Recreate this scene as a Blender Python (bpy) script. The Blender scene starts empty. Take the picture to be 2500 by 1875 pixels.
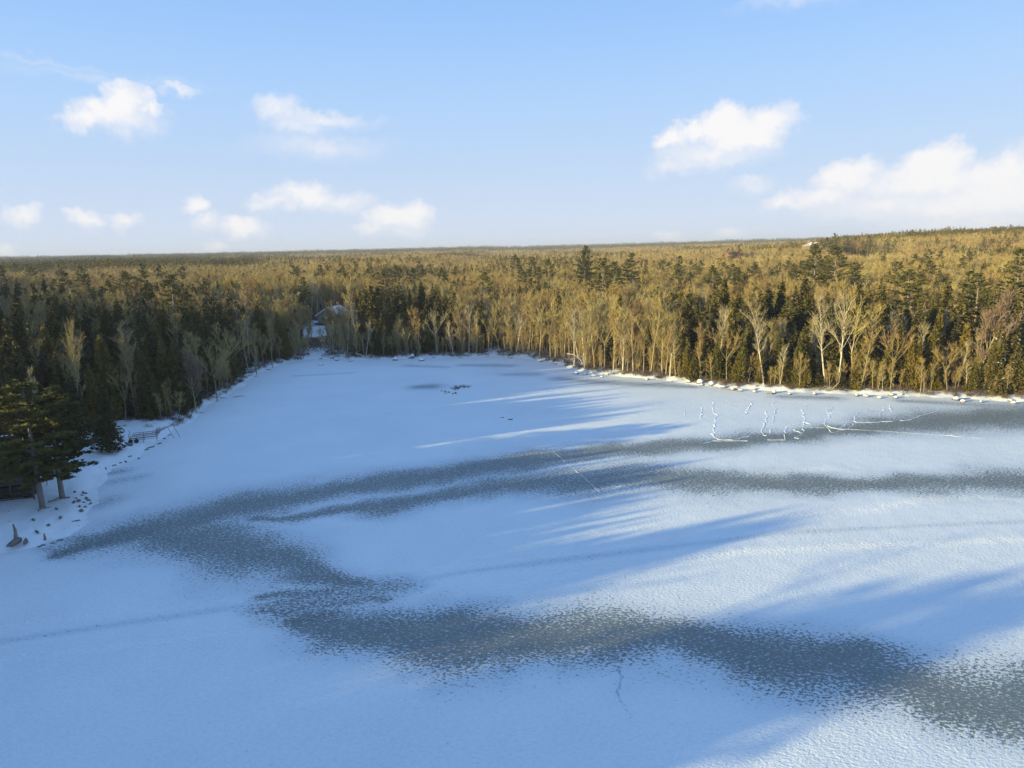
import bpy, math, random
import numpy as np
from mathutils import Vector
R = math.radians
SC = bpy.context.scene

# ------------------------------------------------------------ camera, world, sun, exposure
CAM_H = 32.0
F_PX, PW, PH = 1476.0, 2212.0, 1659.0          # focal length and size of the photo in its own pixels
PITCH, ROLL = math.atan(0.1992), R(1.36)
SUN_EL, SHADOW_AZ = R(10.0), R(68.0)             # shadows run towards azimuth 68 deg right of the view axis
EXPOSURE = 0.97
HAZE = 0.00012

sp, cp = math.sin(PITCH), math.cos(PITCH)
f_ = Vector((0, cp, -sp)); r0 = Vector((1, 0, 0)); u0 = Vector((0, sp, cp))
r_ = r0*math.cos(ROLL) - u0*math.sin(ROLL); u_ = u0*math.cos(ROLL) + r0*math.sin(ROLL)
def ray(px, py): return f_ + r_*((px-PW/2)/F_PX) + u_*((PH/2-py)/F_PX)
def gp(px, py, z=0.0):
    d = ray(px, py); t = (z-CAM_H)/d.z
    return (d.x*t, d.y*t)
cam = bpy.data.cameras.new('camera'); camo = bpy.data.objects.new('camera', cam)
SC.collection.objects.link(camo); SC.camera = camo
from mathutils import Matrix
m = Matrix((r_, u_, -f_)).transposed().to_4x4(); m.translation = (0, 0, CAM_H); camo.matrix_world = m
cam.sensor_fit = 'HORIZONTAL'; cam.sensor_width = 36; cam.lens = 36*F_PX/PW
cam.clip_start = 0.5; cam.clip_end = 40000
SC.view_settings.view_transform = 'Standard'; SC.view_settings.look = 'None'
SC.view_settings.gamma = 1; SC.view_settings.exposure = EXPOSURE
SC.cycles.max_bounces = 5; SC.cycles.diffuse_bounces = 3; SC.cycles.glossy_bounces = 2
SC.cycles.transparent_max_bounces = 4; SC.cycles.volume_bounces = 0
SC.cycles.use_denoising = True

sl = bpy.data.lights.new('sun', 'SUN'); sl.energy = 5.0; sl.angle = R(0.6); sl.color = (1.0, 0.83, 0.36)
so = bpy.data.objects.new('sun', sl); SC.collection.objects.link(so)
sd_ = Vector((math.sin(SHADOW_AZ)*math.cos(SUN_EL), math.cos(SHADOW_AZ)*math.cos(SUN_EL), -math.sin(SUN_EL)))
so.rotation_euler = sd_.to_track_quat('-Z', 'Y').to_euler(); so.location = (-60, -30, 60)

class NT:
    def __init__(s, tree): s.t = tree; s.n = tree.nodes; s.l = tree.links
    def new(s, typ, **kw):
        n = s.n.new(typ)
        for k, v in kw.items():
            if k.startswith('i'):
                n.inputs[int(k[1:])].default_value = v
            else: setattr(n, k, v)
        return n
    def put(s, n, i, src):
        if isinstance(src, (int, float, tuple, list)): n.inputs[i].default_value = src
        else: s.l.new(src.outputs[0] if hasattr(src, 'outputs') else src, n.inputs[i])
    def math(s, op, a, b=None, c=None, clamp=False):
        n = s.n.new('ShaderNodeMath'); n.operation = op; n.use_clamp = clamp
        s.put(n, 0, a)
        if b is not None: s.put(n, 1, b)
        if c is not None: s.put(n, 2, c)
        return n.outputs[0]
    def vmath(s, op, a, b=None):
        n = s.n.new('ShaderNodeVectorMath'); n.operation = op
        s.put(n, 0, a)
        if b is not None: s.put(n, 1, b)
        return n.outputs['Value'] if op in ('LENGTH', 'DOT_PRODUCT') else n.outputs[0]
    def ramp(s, fac, pts, interp='LINEAR'):
        n = s.n.new('ShaderNodeValToRGB'); s.put(n, 0, fac); e = n.color_ramp.elements
        n.color_ramp.interpolation = interp
        while len(e) < len(pts): e.new(0.5)
        for el, (p, c) in zip(e, pts):
            el.position = p; el.color = (c, c, c, 1) if isinstance(c, (int, float)) else (*c, 1)
        return n.outputs[0]
    def mix(s, fac, a, b, mode='MIX'):
        n = s.n.new('ShaderNodeMix'); n.data_type = 'RGBA'; n.blend_type = mode; n.clamp_factor = True
        s.put(n, 0, fac)
        for i, v in ((6, a), (7, b)):
            if isinstance(v, tuple): n.inputs[i].default_value = (*v, 1)
            else: s.put(n, i, v)
        return n.outputs[2]
    def noise(s, vec, scale, detail=3, rough=0.5, dist=0.0):
        n = s.n.new('ShaderNodeTexNoise'); s.put(n, 'Vector', vec)
        n.inputs['Scale'].default_value = scale; n.inputs['Detail'].default_value = detail
        n.inputs['Roughness'].default_value = rough; n.inputs['Distortion'].default_value = dist
        return n

w = bpy.data.worlds.new('World'); SC.world = w; w.use_nodes = True
T = NT(w.node_tree); bg = T.n['Background']
sky = T.new('ShaderNodeTexSky'); sky.sky_type = 'NISHITA'; sky.sun_disc = False
sky.sun_elevation = SUN_EL; sky.sun_rotation = math.atan2(-sd_.x, -sd_.y)
sky.air_density = 1.0; sky.dust_density = 0.4; sky.ozone_density = 2.0
tc = T.new('ShaderNodeTexCoord'); gen = tc.outputs['Generated']
nrm = T.vmath('NORMALIZE', gen)
sx = T.new('ShaderNodeSeparateXYZ'); T.put(sx, 0, nrm)
el = T.math('ARCSINE', sx.outputs[2]); az = T.math('ARCTAN2', sx.outputs[0], sx.outputs[1])
air = T.ramp(T.math('MULTIPLY', el, 2/math.pi),       # pale near the horizon, deep blue overhead
    [(0.0, (5.1, 5.8, 7.2)), (0.07, (4.1, 5.3, 7.2)), (0.13, (3.3, 5.0, 7.6)), (0.2, (2.4, 4.3, 7.6)), (0.35, (1.6, 3.25, 6.4)), (1.0, (1.6, 2.95, 5.4))])
base = T.mix(0.9, sky.outputs[0], air)
cv = T.new('ShaderNodeCombineXYZ'); T.put(cv, 0, az); T.put(cv, 1, el)
wn1 = T.noise(cv.outputs[0], 22, 6, 0.6); wn2 = T.noise(cv.outputs[0], 60, 6, 0.62)
warp = T.vmath('SUBTRACT', wn1.outputs[1], (0.5, 0.5, 0.5)); w1 = T.vmath('MULTIPLY', warp, (0.055, 0.042, 0))
warp2 = T.vmath('SUBTRACT', wn2.outputs[1], (0.5, 0.5, 0.5)); w2 = T.vmath('MULTIPLY', warp2, (0.024, 0.020, 0))
cvw = T.vmath('ADD', T.vmath('ADD', cv.outputs[0], w1), w2)
# cumulus lobes: centre x, y and half width, half height (all turned into azimuth and elevation), strength
LOBES = [(268,222,42,36,1.0),(235,246,60,26,.95),(185,262,45,20,.8),(265,262,75,28,.6),(330,240,22,16,.6),
 (600,235,55,24,.55),(690,258,120,18,.42),(640,272,60,24,.4),(690,318,140,28,.3),
 (662,428,75,26,.75),(600,445,60,20,.6),(745,440,60,22,.55),(560,452,30,14,.5),
 (850,470,60,30,.95),(890,468,45,28,.9),(805,492,40,14,.6),(870,500,65,14,.4),
 (422,448,26,17,.75),(450,485,28,18,.6),(525,494,46,20,.8),(270,471,32,19,.75),(187,476,26,18,.75),(44,468,30,17,.7),(15,556,30,14,.8),(470,535,22,13,.6),
 (1560,278,55,38,1.15),(1600,300,75,35,1.1),(1500,290,48,24,.95),(1448,305,30,20,1.),(1660,270,70,32,.9),(1540,335,120,30,.55),(1440,360,50,16,.45),(1620,400,50,18,.4),
 (1840,390,60,34,1.05),(1690,440,50,20,.65),(1780,430,80,26,.75),(2020,362,62,42,1.15),(2010,400,130,38,.9),(2160,385,50,36,1.1),(2190,430,110,46,1.0),(2060,455,150,40,.8),(1900,450,150,30,.6),
 (2300,420,150,80,1.0),(2120,490,180,26,.6),(1440,515,34,14,.6),(1570,512,34,14,.6),(385,198,45,10,.45),(230,172,190,10,.15),(90,140,150,8,.14),(1720,2,120,16,.2)]
puff = T.math('MULTIPLY_ADD', T.noise(cv.outputs[0], 34, 5, 0.6).outputs[0], 1.1, 0.42)
dens = None
for (px, py, hx, hy, st) in LOBES:
    d = ray(px, py).normalized(); a_, e_ = math.atan2(d.x, d.y), math.asin(d.z)
    v = T.vmath('MULTIPLY', T.vmath('SUBTRACT', cvw, (a_, e_, 0)), (F_PX/(hx*1.25), F_PX/(hy*1.3), 0))
    q = T.math('MULTIPLY', T.math('SUBTRACT', 1.0, T.vmath('LENGTH', v), clamp=True), st*2.1)
    # fade towards the flat underside
    sv = T.new('ShaderNodeSeparateXYZ'); T.put(sv, 0, v)
    fade = T.math('MULTIPLY_ADD', sv.outputs[1], 0.45, 0.75, clamp=True)
    q = T.math('MULTIPLY', T.math('MULTIPLY', q, fade), puff)
    dens = q if dens is None else T.math('MAXIMUM', dens, q)
cm = T.ramp(dens, [(0.0, 0.0), (0.10, 0.10), (0.42, 0.62), (0.9, 0.96)])
cloudc = T.mix(T.math('MULTIPLY', dens, 0.9, clamp=True), (5.7, 6.0, 6.9), (7.2, 7.1, 7.1))
skyc = T.mix(cm, base, cloudc)
T.l.new(skyc, bg.inputs[0]); bg.inputs[1].default_value = 0.07

# ------------------------------------------------------------ helpers
COL = SC.collection
def tag(o, label=None, cat=None, group=None, kind=None):
    if label: o['label'] = label
    if cat: o['category'] = cat
    if group: o['group'] = group
    if kind: o['kind'] = kind
    return o
def empty(name, loc, rz=0.0, s=1.0):
    o = bpy.data.objects.new(name, None); COL.objects.link(o)
    o.location = loc; o.rotation_euler = (0, 0, rz); o.scale = (s, s, s); o.empty_display_size = 0.5
    return o
def nrmv(v):
    l = math.sqrt(v[0]**2+v[1]**2+v[2]**2) or 1.0
    return (v[0]/l, v[1]/l, v[2]/l)
def cross(a, b): return (a[1]*b[2]-a[2]*b[1], a[2]*b[0]-a[0]*b[2], a[0]*b[1]-a[1]*b[0])
def add(a, b, k=1.0): return (a[0]+b[0]*k, a[1]+b[1]*k, a[2]+b[2]*k)
class MB:
    def __init__(s): s.v = []; s.f = []
    def tri(s, a, b, c):
        n = len(s.v); s.v += [a, b, c]; s.f.append((n, n+1, n+2))
    def quad(s, a, b, c, d):
        n = len(s.v); s.v += [a, b, c, d]; s.f.append((n, n+1, n+2, n+3))
    def tube(s, pts, rad, n=6, cap=False):
        base = len(s.v); k = len(pts)
        for i, p in enumerate(pts):
            a = pts[max(0, i-1)]; b = pts[min(k-1, i+1)]
            t = nrmv((b[0]-a[0], b[1]-a[1], b[2]-a[2]))
            x = nrmv(cross(t, (0.31, 0.95, 0.05) if abs(t[2]) > .5 else (0, 0, 1))); y = cross(t, x)
            for j in range(n):
                an = 2*math.pi*j/n; c, q = math.cos(an)*rad[i], math.sin(an)*rad[i]
                s.v.append((p[0]+x[0]*c+y[0]*q, p[1]+x[1]*c+y[1]*q, p[2]+x[2]*c+y[2]*q))
        for i in range(k-1):
            for j in range(n):
                a = base+i*n+j; b = base+i*n+(j+1) % n
                s.f.append((a, b, b+n, a+n))
        if cap:
            s.f.append(tuple(base+j for j in range(n))[::-1]); s.f.append(tuple(base+(k-1)*n+j for j in range(n)))
    def twig(s, p, q, w, rnd):
        d = nrmv((q[0]-p[0], q[1]-p[1], q[2]-p[2]))
        x = nrmv(cross(d, (rnd.uniform(-1, 1), rnd.uniform(-1, 1), rnd.uniform(-1, 1))))
        s.tri(add(p, x, w), add(p, x, -w), q)
    def box(s, x0, x1, y0, y1, z0, z1):
        n = len(s.v)
        s.v += [(x, y, z) for z in (z0, z1) for (x, y) in ((x0, y0), (x1, y0), (x1, y1), (x0, y1))]
        s.f += [(n, n+3, n+2, n+1), (n+4, n+5, n+6, n+7), (n, n+1, n+5, n+4), (n+1, n+2, n+6, n+5), (n+2, n+3, n+7, n+6), (n+3, n, n+4, n+7)]
    def bar(s, a, b, r, n=4): s.tube([a, b], [r, r], n, True)
    def mesh(s, name, mat, smooth=False):
        me = bpy.data.meshes.new(name); me.from_pydata(s.v, [], s.f)
        if smooth: me.shade_smooth()
        me.materials.append(mat)
        return me
    def build(s, name, mat, parent=None, smooth=False):
        o = bpy.data.objects.new(name, s.mesh(name, mat, smooth)); COL.objects.link(o)
        if parent: o.parent = parent
        return o
def joined(name, parts):          # parts: [(MB, mat)] -> one mesh with several materials
    v, f, mi = [], [], []
    for k, (b, m) in enumerate(parts):
        o = len(v); v += b.v; f += [tuple(i+o for i in q) for q in b.f]; mi += [k]*len(b.f)
    me = bpy.data.meshes.new(name); me.from_pydata(v, [], f)
    for _, m in parts: me.materials.append(m)
    me.polygons.foreach_set('material_index', mi)
    return me

# ------------------------------------------------------------ materials
def mat(name):
    m = bpy.data.materials.new(name); m.use_nodes = True
    t = NT(m.node_tree); b = t.n['Principled BSDF']
    return m, t, b
def leafy(name, cols, rough=0.8, clump=0.9, trans=0.0):
    """foliage or twigs: colour varies between trees (object random) and between clumps (object noise)"""
    m, t, b = mat(name)
    oi = t.new('ShaderNodeObjectInfo'); tc = t.new('ShaderNodeTexCoord')
    n = t.noise(tc.outputs['Object'], clump, 2)
    k = t.math('ADD', t.math('MULTIPLY', oi.outputs['Random'], 0.62), t.math('MULTIPLY', t.math('SUBTRACT', n.outputs[0], 0.32), 0.95), clamp=True)
    c = t.ramp(k, [(i/(len(cols)-1), c) for i, c in enumerate(cols)])
    t.l.new(c, b.inputs['Base Color']); b.inputs['Roughness'].default_value = rough
    b.inputs['Specular IOR Level'].default_value = 0.2
    return m
def plain(name, c1, c2, scale=3.0, rough=0.7, bump=0.0, spec=0.3, coord='Object', detail=4):
    m, t, b = mat(name); tc = t.new('ShaderNodeTexCoord')
    n = t.noise(tc.outputs[coord], scale, detail, 0.6)
    t.l.new(t.mix(t.ramp(n.outputs[0], [(0.3, 0.0), (0.7, 1.0)]), c1, c2), b.inputs['Base Color'])
    b.inputs['Roughness'].default_value = rough; b.inputs['Specular IOR Level'].default_value = spec
    if bump:
        bm = t.new('ShaderNodeBump'); bm.inputs['Distance'].default_value = bump; t.put(bm, 'Height', n.outputs[0])
        t.l.new(bm.outputs[0], b.inputs['Normal'])
    return m
M = {}
M['bark'] = leafy('hardwood_bark', [(.20, .155, .10), (.31, .25, .15), (.37, .31, .19), (.42, .37, .29)], clump=0.5)
M['birch'] = plain('birch_bark', (.62, .56, .46), (.42, .36, .28), 1.5)
M['twig'] = leafy('twigs', [(.22, .145, .08), (.31, .21, .095), (.37, .27, .105), (.39, .32, .125), (.33, .26, .13)], clump=0.25)
M['redtwig'] = leafy('red_twigs', [(.18, .125, .09), (.24, .17, .12)], clump=0.4)
M['brush'] = leafy('brush', [(.08, .055, .04), (.15, .105, .075), (.20, .15, .11)], clump=0.4)
M['palebranch'] = leafy('pale_branches', [(.34, .28, .165), (.40, .34, .21)], clump=0.4)
M['cedar'] = leafy('cedar_foliage', [(.055, .058, .020), (.10, .090, .022), (.15, .118, .026), (.20, .145, .032)], clump=0.75)
M['hemlock'] = leafy('hemlock_foliage', [(.042, .041, .020), (.070, .063, .024), (.105, .088, .027), (.135, .106, .031)], clump=0.6)
M['pine'] = leafy('pine_needles', [(.07, .078, .028), (.115, .113, .034), (.165, .145, .038)], clump=0.6)
M['cbark'] = plain('conifer_bark', (.10, .08, .065), (.17, .14, .11), 2.5)
M['pinebark'] = plain('pine_bark', (.15, .125, .115), (.24, .20, .18), 2.5)
M['snow'] = plain('snow', (.80, .82, .85), (.88, .89, .90), 2.0, 0.65, 0.05)
M['rock'] = plain('granite', (.10, .09, .085), (.22, .20, .18), 2.0, 0.85, 0.1)
M['log'] = plain('dead_wood', (.16, .12, .09), (.30, .25, .19), 3.0, 0.85)
M['metal'] = plain('dock_metal', (.16, .15, .15), (.24, .22, .20), 5.0, 0.5)
M['rubber'] = plain('black_rubber', (.02, .02, .022), (.03, .03, .03), 5.0, 0.8)
M['brownwall'] = plain('brown_boards', (.13, .085, .05), (.19, .13, .08), 4.0, 0.8)
M['greywall'] = plain('grey_siding', (.24, .22, .20), (.30, .27, .24), 4.0, 0.8)
M['deck'] = plain('deck_wood', (.10, .08, .065), (.17, .14, .12), 4.0, 0.8)
M['darkdeck'] = plain('dark_lattice', (.04, .035, .03), (.07, .06, .05), 4.0, 0.8)
M['white'] = plain('white_paint', (.72, .72, .70), (.8, .8, .78), 4.0, 0.5)
M['redroof'] = plain('red_roof', (.20, .09, .07), (.24, .12, .09), 4.0, 0.6)
gm, t, b = mat('window_glass'); b.inputs['Base Color'].default_value = (.03, .04, .05, 1); b.inputs['Roughness'].default_value = 0.08; M['glass'] = gm

# ------------------------------------------------------------ shoreline and terrain
SHORE_PX = [(0,1197),(60,1187),(140,1160),(195,1118),(210,1075),(225,1030),(262,1003),(300,985),(330,962),(365,937),(420,907),(450,877),(500,850),(530,830),(560,805),(620,783),(680,775),(760,777),(850,776),(930,773),(1000,773),(1060,770),(1130,775),(1200,786),(1250,805),(1330,812),(1400,818),(1450,824),(1560,838),(1700,846),(1850,851),(2000,858),(2100,862),(2212,870)]
SHORE = [gp(*p) for p in SHORE_PX]
SHORE = [(-66,-140),(-74,-80),(-70,-45),(-73,-15),(-68,8),(-71,25),(-66,42),(-62,58)] + SHORE + [(128,117),(170,92),(205,45),(215,-20),(190,-120),(110,-200),(0,-230)]
S_ = np.array(SHORE); S2 = np.roll(S_, -1, axis=0)
def sdist(x, y):
    """signed distance to the shoreline, positive on land"""
    x = np.asarray(x, float); y = np.asarray(y, float)
    best = np.full(x.shape, 1e18); inside = np.zeros(x.shape, bool)
    for (ax, ay), (bx, by) in zip(S_, S2):
        ex, ey = bx-ax, by-ay
        t = np.clip(((x-ax)*ex+(y-ay)*ey)/(ex*ex+ey*ey), 0, 1)
        best = np.minimum(best, (x-ax-t*ex)**2+(y-ay-t*ey)**2)
        c = ((ay > y) != (by > y)); xi = ax+(y-ay)*ex/(ey if ey else 1e-9)
        inside ^= (c & (x < xi))
    d = np.sqrt(best)
    return np.where(inside, -d, d)
rngN = np.random.RandomState(5)
_waves = [(rngN.uniform(0, 6.28), rngN.uniform(0, 6.28), rngN.uniform(.7, 1.4)) for _ in range(40)]
def wnoise(x, y, scale, k0=0, n=6):
    """cheap smooth noise in about -1..1"""
    s = 0
    for i in range(n):
        a, p, q = _waves[(k0+i) % 40]
        s = s + np.sin((x*math.cos(a)+y*math.sin(a))*q*6.283/scale + p + 1.3*np.sin((x*math.sin(a)-y*math.cos(a))*6.283/(scale*1.7)+p*2))
    return s/n*1.6
def smooth(a, b, x):
    t = np.clip((x-a)/(b-a), 0, 1); return t*t*(3-2*t)
def terr(x, y, sd=None):
    x = np.asarray(x, float); y = np.asarray(y, float)
    if sd is None: sd = sdist(x, y)
    D = np.hypot(x, y); A = np.degrees(np.arctan2(x, y))
    sdn = sd + 0.7*wnoise(x, y, 9, 3) + 0.35*wnoise(x, y, 3.1, 11)
    h = np.where(sdn < 0, np.maximum(sdn*0.35, -0.5), 0.75*smooth(0, 3.0, sdn) + 0.6*smooth(2, 18, sdn))
    h = h + np.clip(sd, 0, 60)*0.012
    h = h + smooth(0, 2, sd)*(0.10*wnoise(x, y, 2.3, 7)+0.13*wnoise(x, y, 5.0, 20))
    h = h + 4.0*smooth(8, 70, sd)*smooth(-50, -85, x)*smooth(80, 140, y)
    h = h + 4.2*np.exp(-(((x+60)/22)**2+((y-250)/22)**2))                      # knoll under the lake house
    h = h + smooth(40, 200, sd)*1.6*wnoise(x, y, 180, 14)
    h = h + 9*smooth(14, 36, A)*smooth(260, 800, D)*smooth(6000, 1200, D)
    h = h + 5*smooth(4, 18, A)*smooth(500, 1100, D)*smooth(5000, 1600, D)
    h = h + 3*smooth(-15, -33, A)*smooth(330, 800, D)*smooth(6000, 1200, D)
    h = h + 6*smooth(575, 612, D)*smooth(22, 27, A)*smooth(4000, 900, D)
    for (kx, ky) in ((271, 573), (193, 586)): h = h + 8*np.exp(-(((x-kx)/35)**2+((y-ky)/30)**2))   # farm knolls
    h = h + smooth(3000, 6500, D)*(10+7*wnoise(x, y, 2300, 9)+3*wnoise(x, y, 700, 2)+10*smooth(0, 14, A))
    return h
def th(x, y): return float(terr(np.array([x]), np.array([y]))[0])

# angles: fine inside the view, coarse behind
ang = np.concatenate([np.arange(-48, 46, 0.26), np.arange(46, 312, 3.0)])
rad = [3.0]
while rad[-1] < 14000:
    r = rad[-1]
    rad.append(r + (2.0 if r < 30 else 1.15 if r < 225 else (r-225)*0.02+1.3 if r < 1500 else r*0.035))
rad = np.array(rad)
AA, RR = np.meshgrid(np.radians(ang), rad)
X, Y = RR*np.sin(AA), RR*np.cos(AA)
Z = terr(X, Y)
nr, na = X.shape
verts = np.stack([X, Y, Z], -1).reshape(-1, 3)
i, j = np.meshgrid(np.arange(nr-1), np.arange(na), indexing='ij'); j2 = (j+1) % na
quads = np.stack([i*na+j, (i+1)*na+j, (i+1)*na+j2, i*na+j2], -1).reshape(-1, 4)[:, ::-1]
me = bpy.data.meshes.new('ground'); me.from_pydata(verts.tolist(), [], quads.tolist()); me.shade_smooth()
sdv = sdist(X, Y).reshape(-1)
at = me.attributes.new('inland', 'FLOAT', 'POINT'); hx_, hy_ = gp(716, 708, 5.0); xf, yf = X.reshape(-1), Y.reshape(-1); Af = np.degrees(np.arctan2(xf, yf)); Df = np.hypot(xf, yf)
clear = (np.hypot(xf-hx_+4, yf-hy_+4) < 14) | ((Af > 25.5) & (Af < 30.5) & (Df > 530) & (Df < 620)) | ((xf > -92) & (xf < -50) & (yf > 50) & (yf < 128))
at.data.foreach_set('value', np.where(clear, 1.0, np.clip(sdv, -5, 5000)).astype(np.float32))
gm, t, b = mat('snowy_ground')
tcg = t.new('ShaderNodeTexCoord'); ga = t.new('ShaderNodeAttribute', attribute_name='inland')
obj_ = tcg.outputs['Object']
n1 = t.noise(obj_, 0.35, 5, 0.65); n2 = t.noise(obj_, 1.6, 5, 0.7); n3 = t.noise(obj_, 0.02, 3)
snowc = t.mix(n2.outputs[0], (.74, .77, .81), (.85, .87, .88))
litter = t.mix(n1.outputs[0], (.055, .042, .03), (.13, .095, .06))
inl = ga.outputs['Fac']
bare = t.math('MULTIPLY', t.ramp(t.math('MULTIPLY', inl, 0.02), [(0.04, 0.0), (0.35, 1.0)]), 0.36)
mk = t.ramp(t.math('ADD', n2.outputs[0], bare), [(0.63, 0.0), (0.70, 1.0)])
gc = t.mix(mk, snowc, litter)
farm = t.ramp(t.math('MULTIPLY', inl, 0.001), [(0.45, 0.0), (0.9, 1.0)])
farc = t.mix(t.ramp(n3.outputs[0], [(0.4, 0.0), (0.6, 1.0)]), (.045, .05, .035), (.10, .085, .05))
gc = t.mix(farm, gc, farc)
t.l.new(gc, b.inputs['Base Color']); b.inputs['Roughness'].default_value = 0.75; b.inputs['Specular IOR Level'].default_value = 0.2
bp = t.new('ShaderNodeBump'); bp.inputs['Distance'].default_value = 0.12; bp.inputs['Strength'].default_value = 0.6
t.put(bp, 'Height', n2.outputs[0]); t.l.new(bp.outputs[0], b.inputs['Normal'])
me.materials.append(gm)
ground = bpy.data.objects.new('ground', me); COL.objects.link(ground); tag(ground, 'snow covered forest floor rising from the frozen lake to wooded ridges', kind='structure')

# ------------------------------------------------------------ frozen lake
ICE = [  # bands of bare ice: (x, y, half height) in photo pixels, turned into metres on the ice
 ([(125,1188,7),(200,1170,13),(300,1147,21),(450,1113,23),(650,1067,16),(850,1040,15),(1050,1011,14),(1106,1002,13),(1256,980,12),(1406,967,10),(1556,956,9),(1706,942,9),(1856,926,8),(2006,911,13),(2212,899,14),(2400,890,14)],1.0),
 ([(560,1122,6),(750,1105,8),(850,1090,11),(1050,1052,14),(1106,1048,15),(1256,1036,19),(1406,1026,19),(1556,1040,16),(1706,1044,13),(1906,1047,11),(2212,1038,15),(2400,1036,15)],.95),
 ([(300,1150,14),(440,1160,26),(540,1197,27),(630,1224,24),(710,1242,16),(770,1258,10)],.95),
 ([(600,1312,10),(700,1292,26),(830,1264,14)],.66),
 ([(590,1290,4),(680,1276,8),(800,1258,6)],.8),([(585,1322,4),(700,1305,8),(810,1292,6)],.8),
 ([(625,1335,12),(740,1358,32),(900,1375,38),(1100,1376,39),(1256,1367,38),(1456,1381,36),(1606,1405,38),(1806,1440,40),(1956,1470,40),(2106,1497,48),(2212,1516,54),(2400,1570,60)],1.05),
 ([(905,836,3),(930,835,4)],.7),([(1095,809,2),(1140,808,3.5),(1160,809,2)],.45),([(1208,818,3),(1322,827,4),(1426,832,4),(1500,836,2)],.62),
 ([(1000,789,1.5),(1060,789,2.5),(1100,790,2)],.5),([(640,812,1),(760,805,1.2)],.3),([(880,790,1.5),(960,793,1.5)],.4),
 ([(1690,857,3),(1800,860,3)],.55),([(1950,866,2.5),(2212,880,5)],.6),([(245,1040,4),(300,1030,4)],.35),([(220,1090,6),(240,1080,6)],.4),([(215,1025,3),(262,1018,4)],.5),
 ([(0,1386,3.0),(300,1342,4),(560,1305,4),(680,1290,6),(790,1276,6),(1000,1236,2.5),(1250,1205,4),(1500,1175,3.2),(1706,1150,2.5),(2000,1135,2.5),(2212,1127,2.5),(2300,1124,2.5)],.25),
 ([(600,1300,3),(690,1287,5),(785,1274,5)],.75)]
ROUGH = [[(-40,1352,7),(200,1328,6),(450,1298,5)],[(-40,1425,8),(250,1395,6),(500,1362,5)],[(450,1298,4),(600,1268,6),(750,1245,5),(950,1225,4),(1250,1195,4),(1500,1150,5),(1700,1115,6),(1900,1098,7),(2000,1075,5),(2110,1071,4),(2212,1078,4)],
 [(500,1362,4),(700,1330,6),(850,1300,6),(1106,1260,5),(1400,1213,6),(1600,1190,7),(1800,1180,6),(2000,1172,6),(2212,1162,5)],
 [(1106,1235,8),(1500,1190,8)],[(1640,1020,5),(1800,1010,5)]]
def band_field(x, y, pl):
    P = []
    for (px, py, hh) in pl:
        g = gp(px, py); g1 = gp(px, py-hh); g2 = gp(px, py+hh)
        P.append((g[0], g[1], max(0.25, math.hypot(g1[0]-g2[0], g1[1]-g2[1])/2)))
    best = np.full(x.shape, 1e9)
    if len(P) == 1: P = P*2
    for (ax, ay, aw), (bx, by, bw) in zip(P[:-1], P[1:]):
        ex, ey = bx-ax, by-ay; L = ex*ex+ey*ey or 1e-9
        tt = np.clip(((x-ax)*ex+(y-ay)*ey)/L, 0, 1)
        d = np.hypot(x-ax-tt*ex, y-ay-tt*ey)/(aw+(bw-aw)*tt)
        best = np.minimum(best, d)
    return best
gx = np.arange(-90, 150.01, 0.45); gy = np.arange(22, 216, 0.45)
GX, GY = np.meshgrid(gx, gy)
wx = GX + 1.6*wnoise(GX, GY, 17, 4) + 0.7*wnoise(GX, GY, 6, 21); wy = GY + 1.1*wnoise(GX, GY, 15, 9) + 0.5*wnoise(GX, GY, 5, 30)
ice = np.zeros(GX.shape)
for pl, st in ICE:
    thin = max(p[2] for p in pl) < 7
    d = band_field(GX if thin else wx, GY if thin else wy, pl)
    ice = np.maximum(ice, st*np.exp(-(d**2)*0.36))
# faint drift mottling
ice = np.clip(ice + 0.05*wnoise(GX, GY, 30, 17), 0, 1.1)
rgh = np.zeros(GX.shape)
for pl in ROUGH: rgh = np.maximum(rgh, np.exp(-band_field(GX, GY, pl)**2*0.9))
ny, nx = GX.shape
outer = [(-260, -260), (260, -260), (260, 260), (-260, 260)]
v = np.stack([GX, GY, np.zeros(GX.shape)], -1).reshape(-1, 3)
v[:, 2] += (0.012*wnoise(GX, GY, 3.0, 6) + 0.02*rgh*wnoise(GX, GY, 1.8, 33)).reshape(-1)
i, j = np.meshgrid(np.arange(ny-1), np.arange(nx-1), indexing='ij')
q = np.stack([i*nx+j, i*nx+j+1, (i+1)*nx+j+1, (i+1)*nx+j], -1).reshape(-1, 4)
v = v.tolist(); q = q.tolist(); n0 = len(v)
# the rest of the lake round the fine sheet
c00, c10, c01, c11 = 0, nx-1, (ny-1)*nx, ny*nx-1
bottom = list(range(0, nx)); right = [k*nx+nx-1 for k in range(ny)]; left = [k*nx for k in range(ny)]
v += [(-90, -260, 0), (260, -260, 0), (260, 22, 0), (260, 216, 0), (-260, -260, 0), (-260, 22, 0), (-260, 216, 0), (150, -260, 0)]
q.append(tuple([n0+7]+bottom[::-1]+[n0])) ; q.append((n0+7, n0+1, n0+2, c10)); q.append(tuple([n0+2, n0+3]+right[::-1])); q.append((n0+4, n0, c00, n0+5)); q.append(tuple([n0+6, n0+5]+left))
me = bpy.data.meshes.new('frozen_lake'); me.from_pydata(v, [], q); me.shade_smooth()
pad = lambda a, n: np.concatenate([a.reshape(-1), np.zeros(n)]).astype(np.float32)
a1 = me.attributes.new('bare_ice', 'FLOAT', 'POINT'); a1.data.foreach_set('value', pad(ice, 8))
a2 = me.attributes.new('drift', 'FLOAT', 'POINT'); a2.data.foreach_set('value', pad(rgh, 8))
im, t, b = mat('snow_on_ice')
tci = t.new('ShaderNodeTexCoord'); o_ = tci.outputs['Object']
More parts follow.
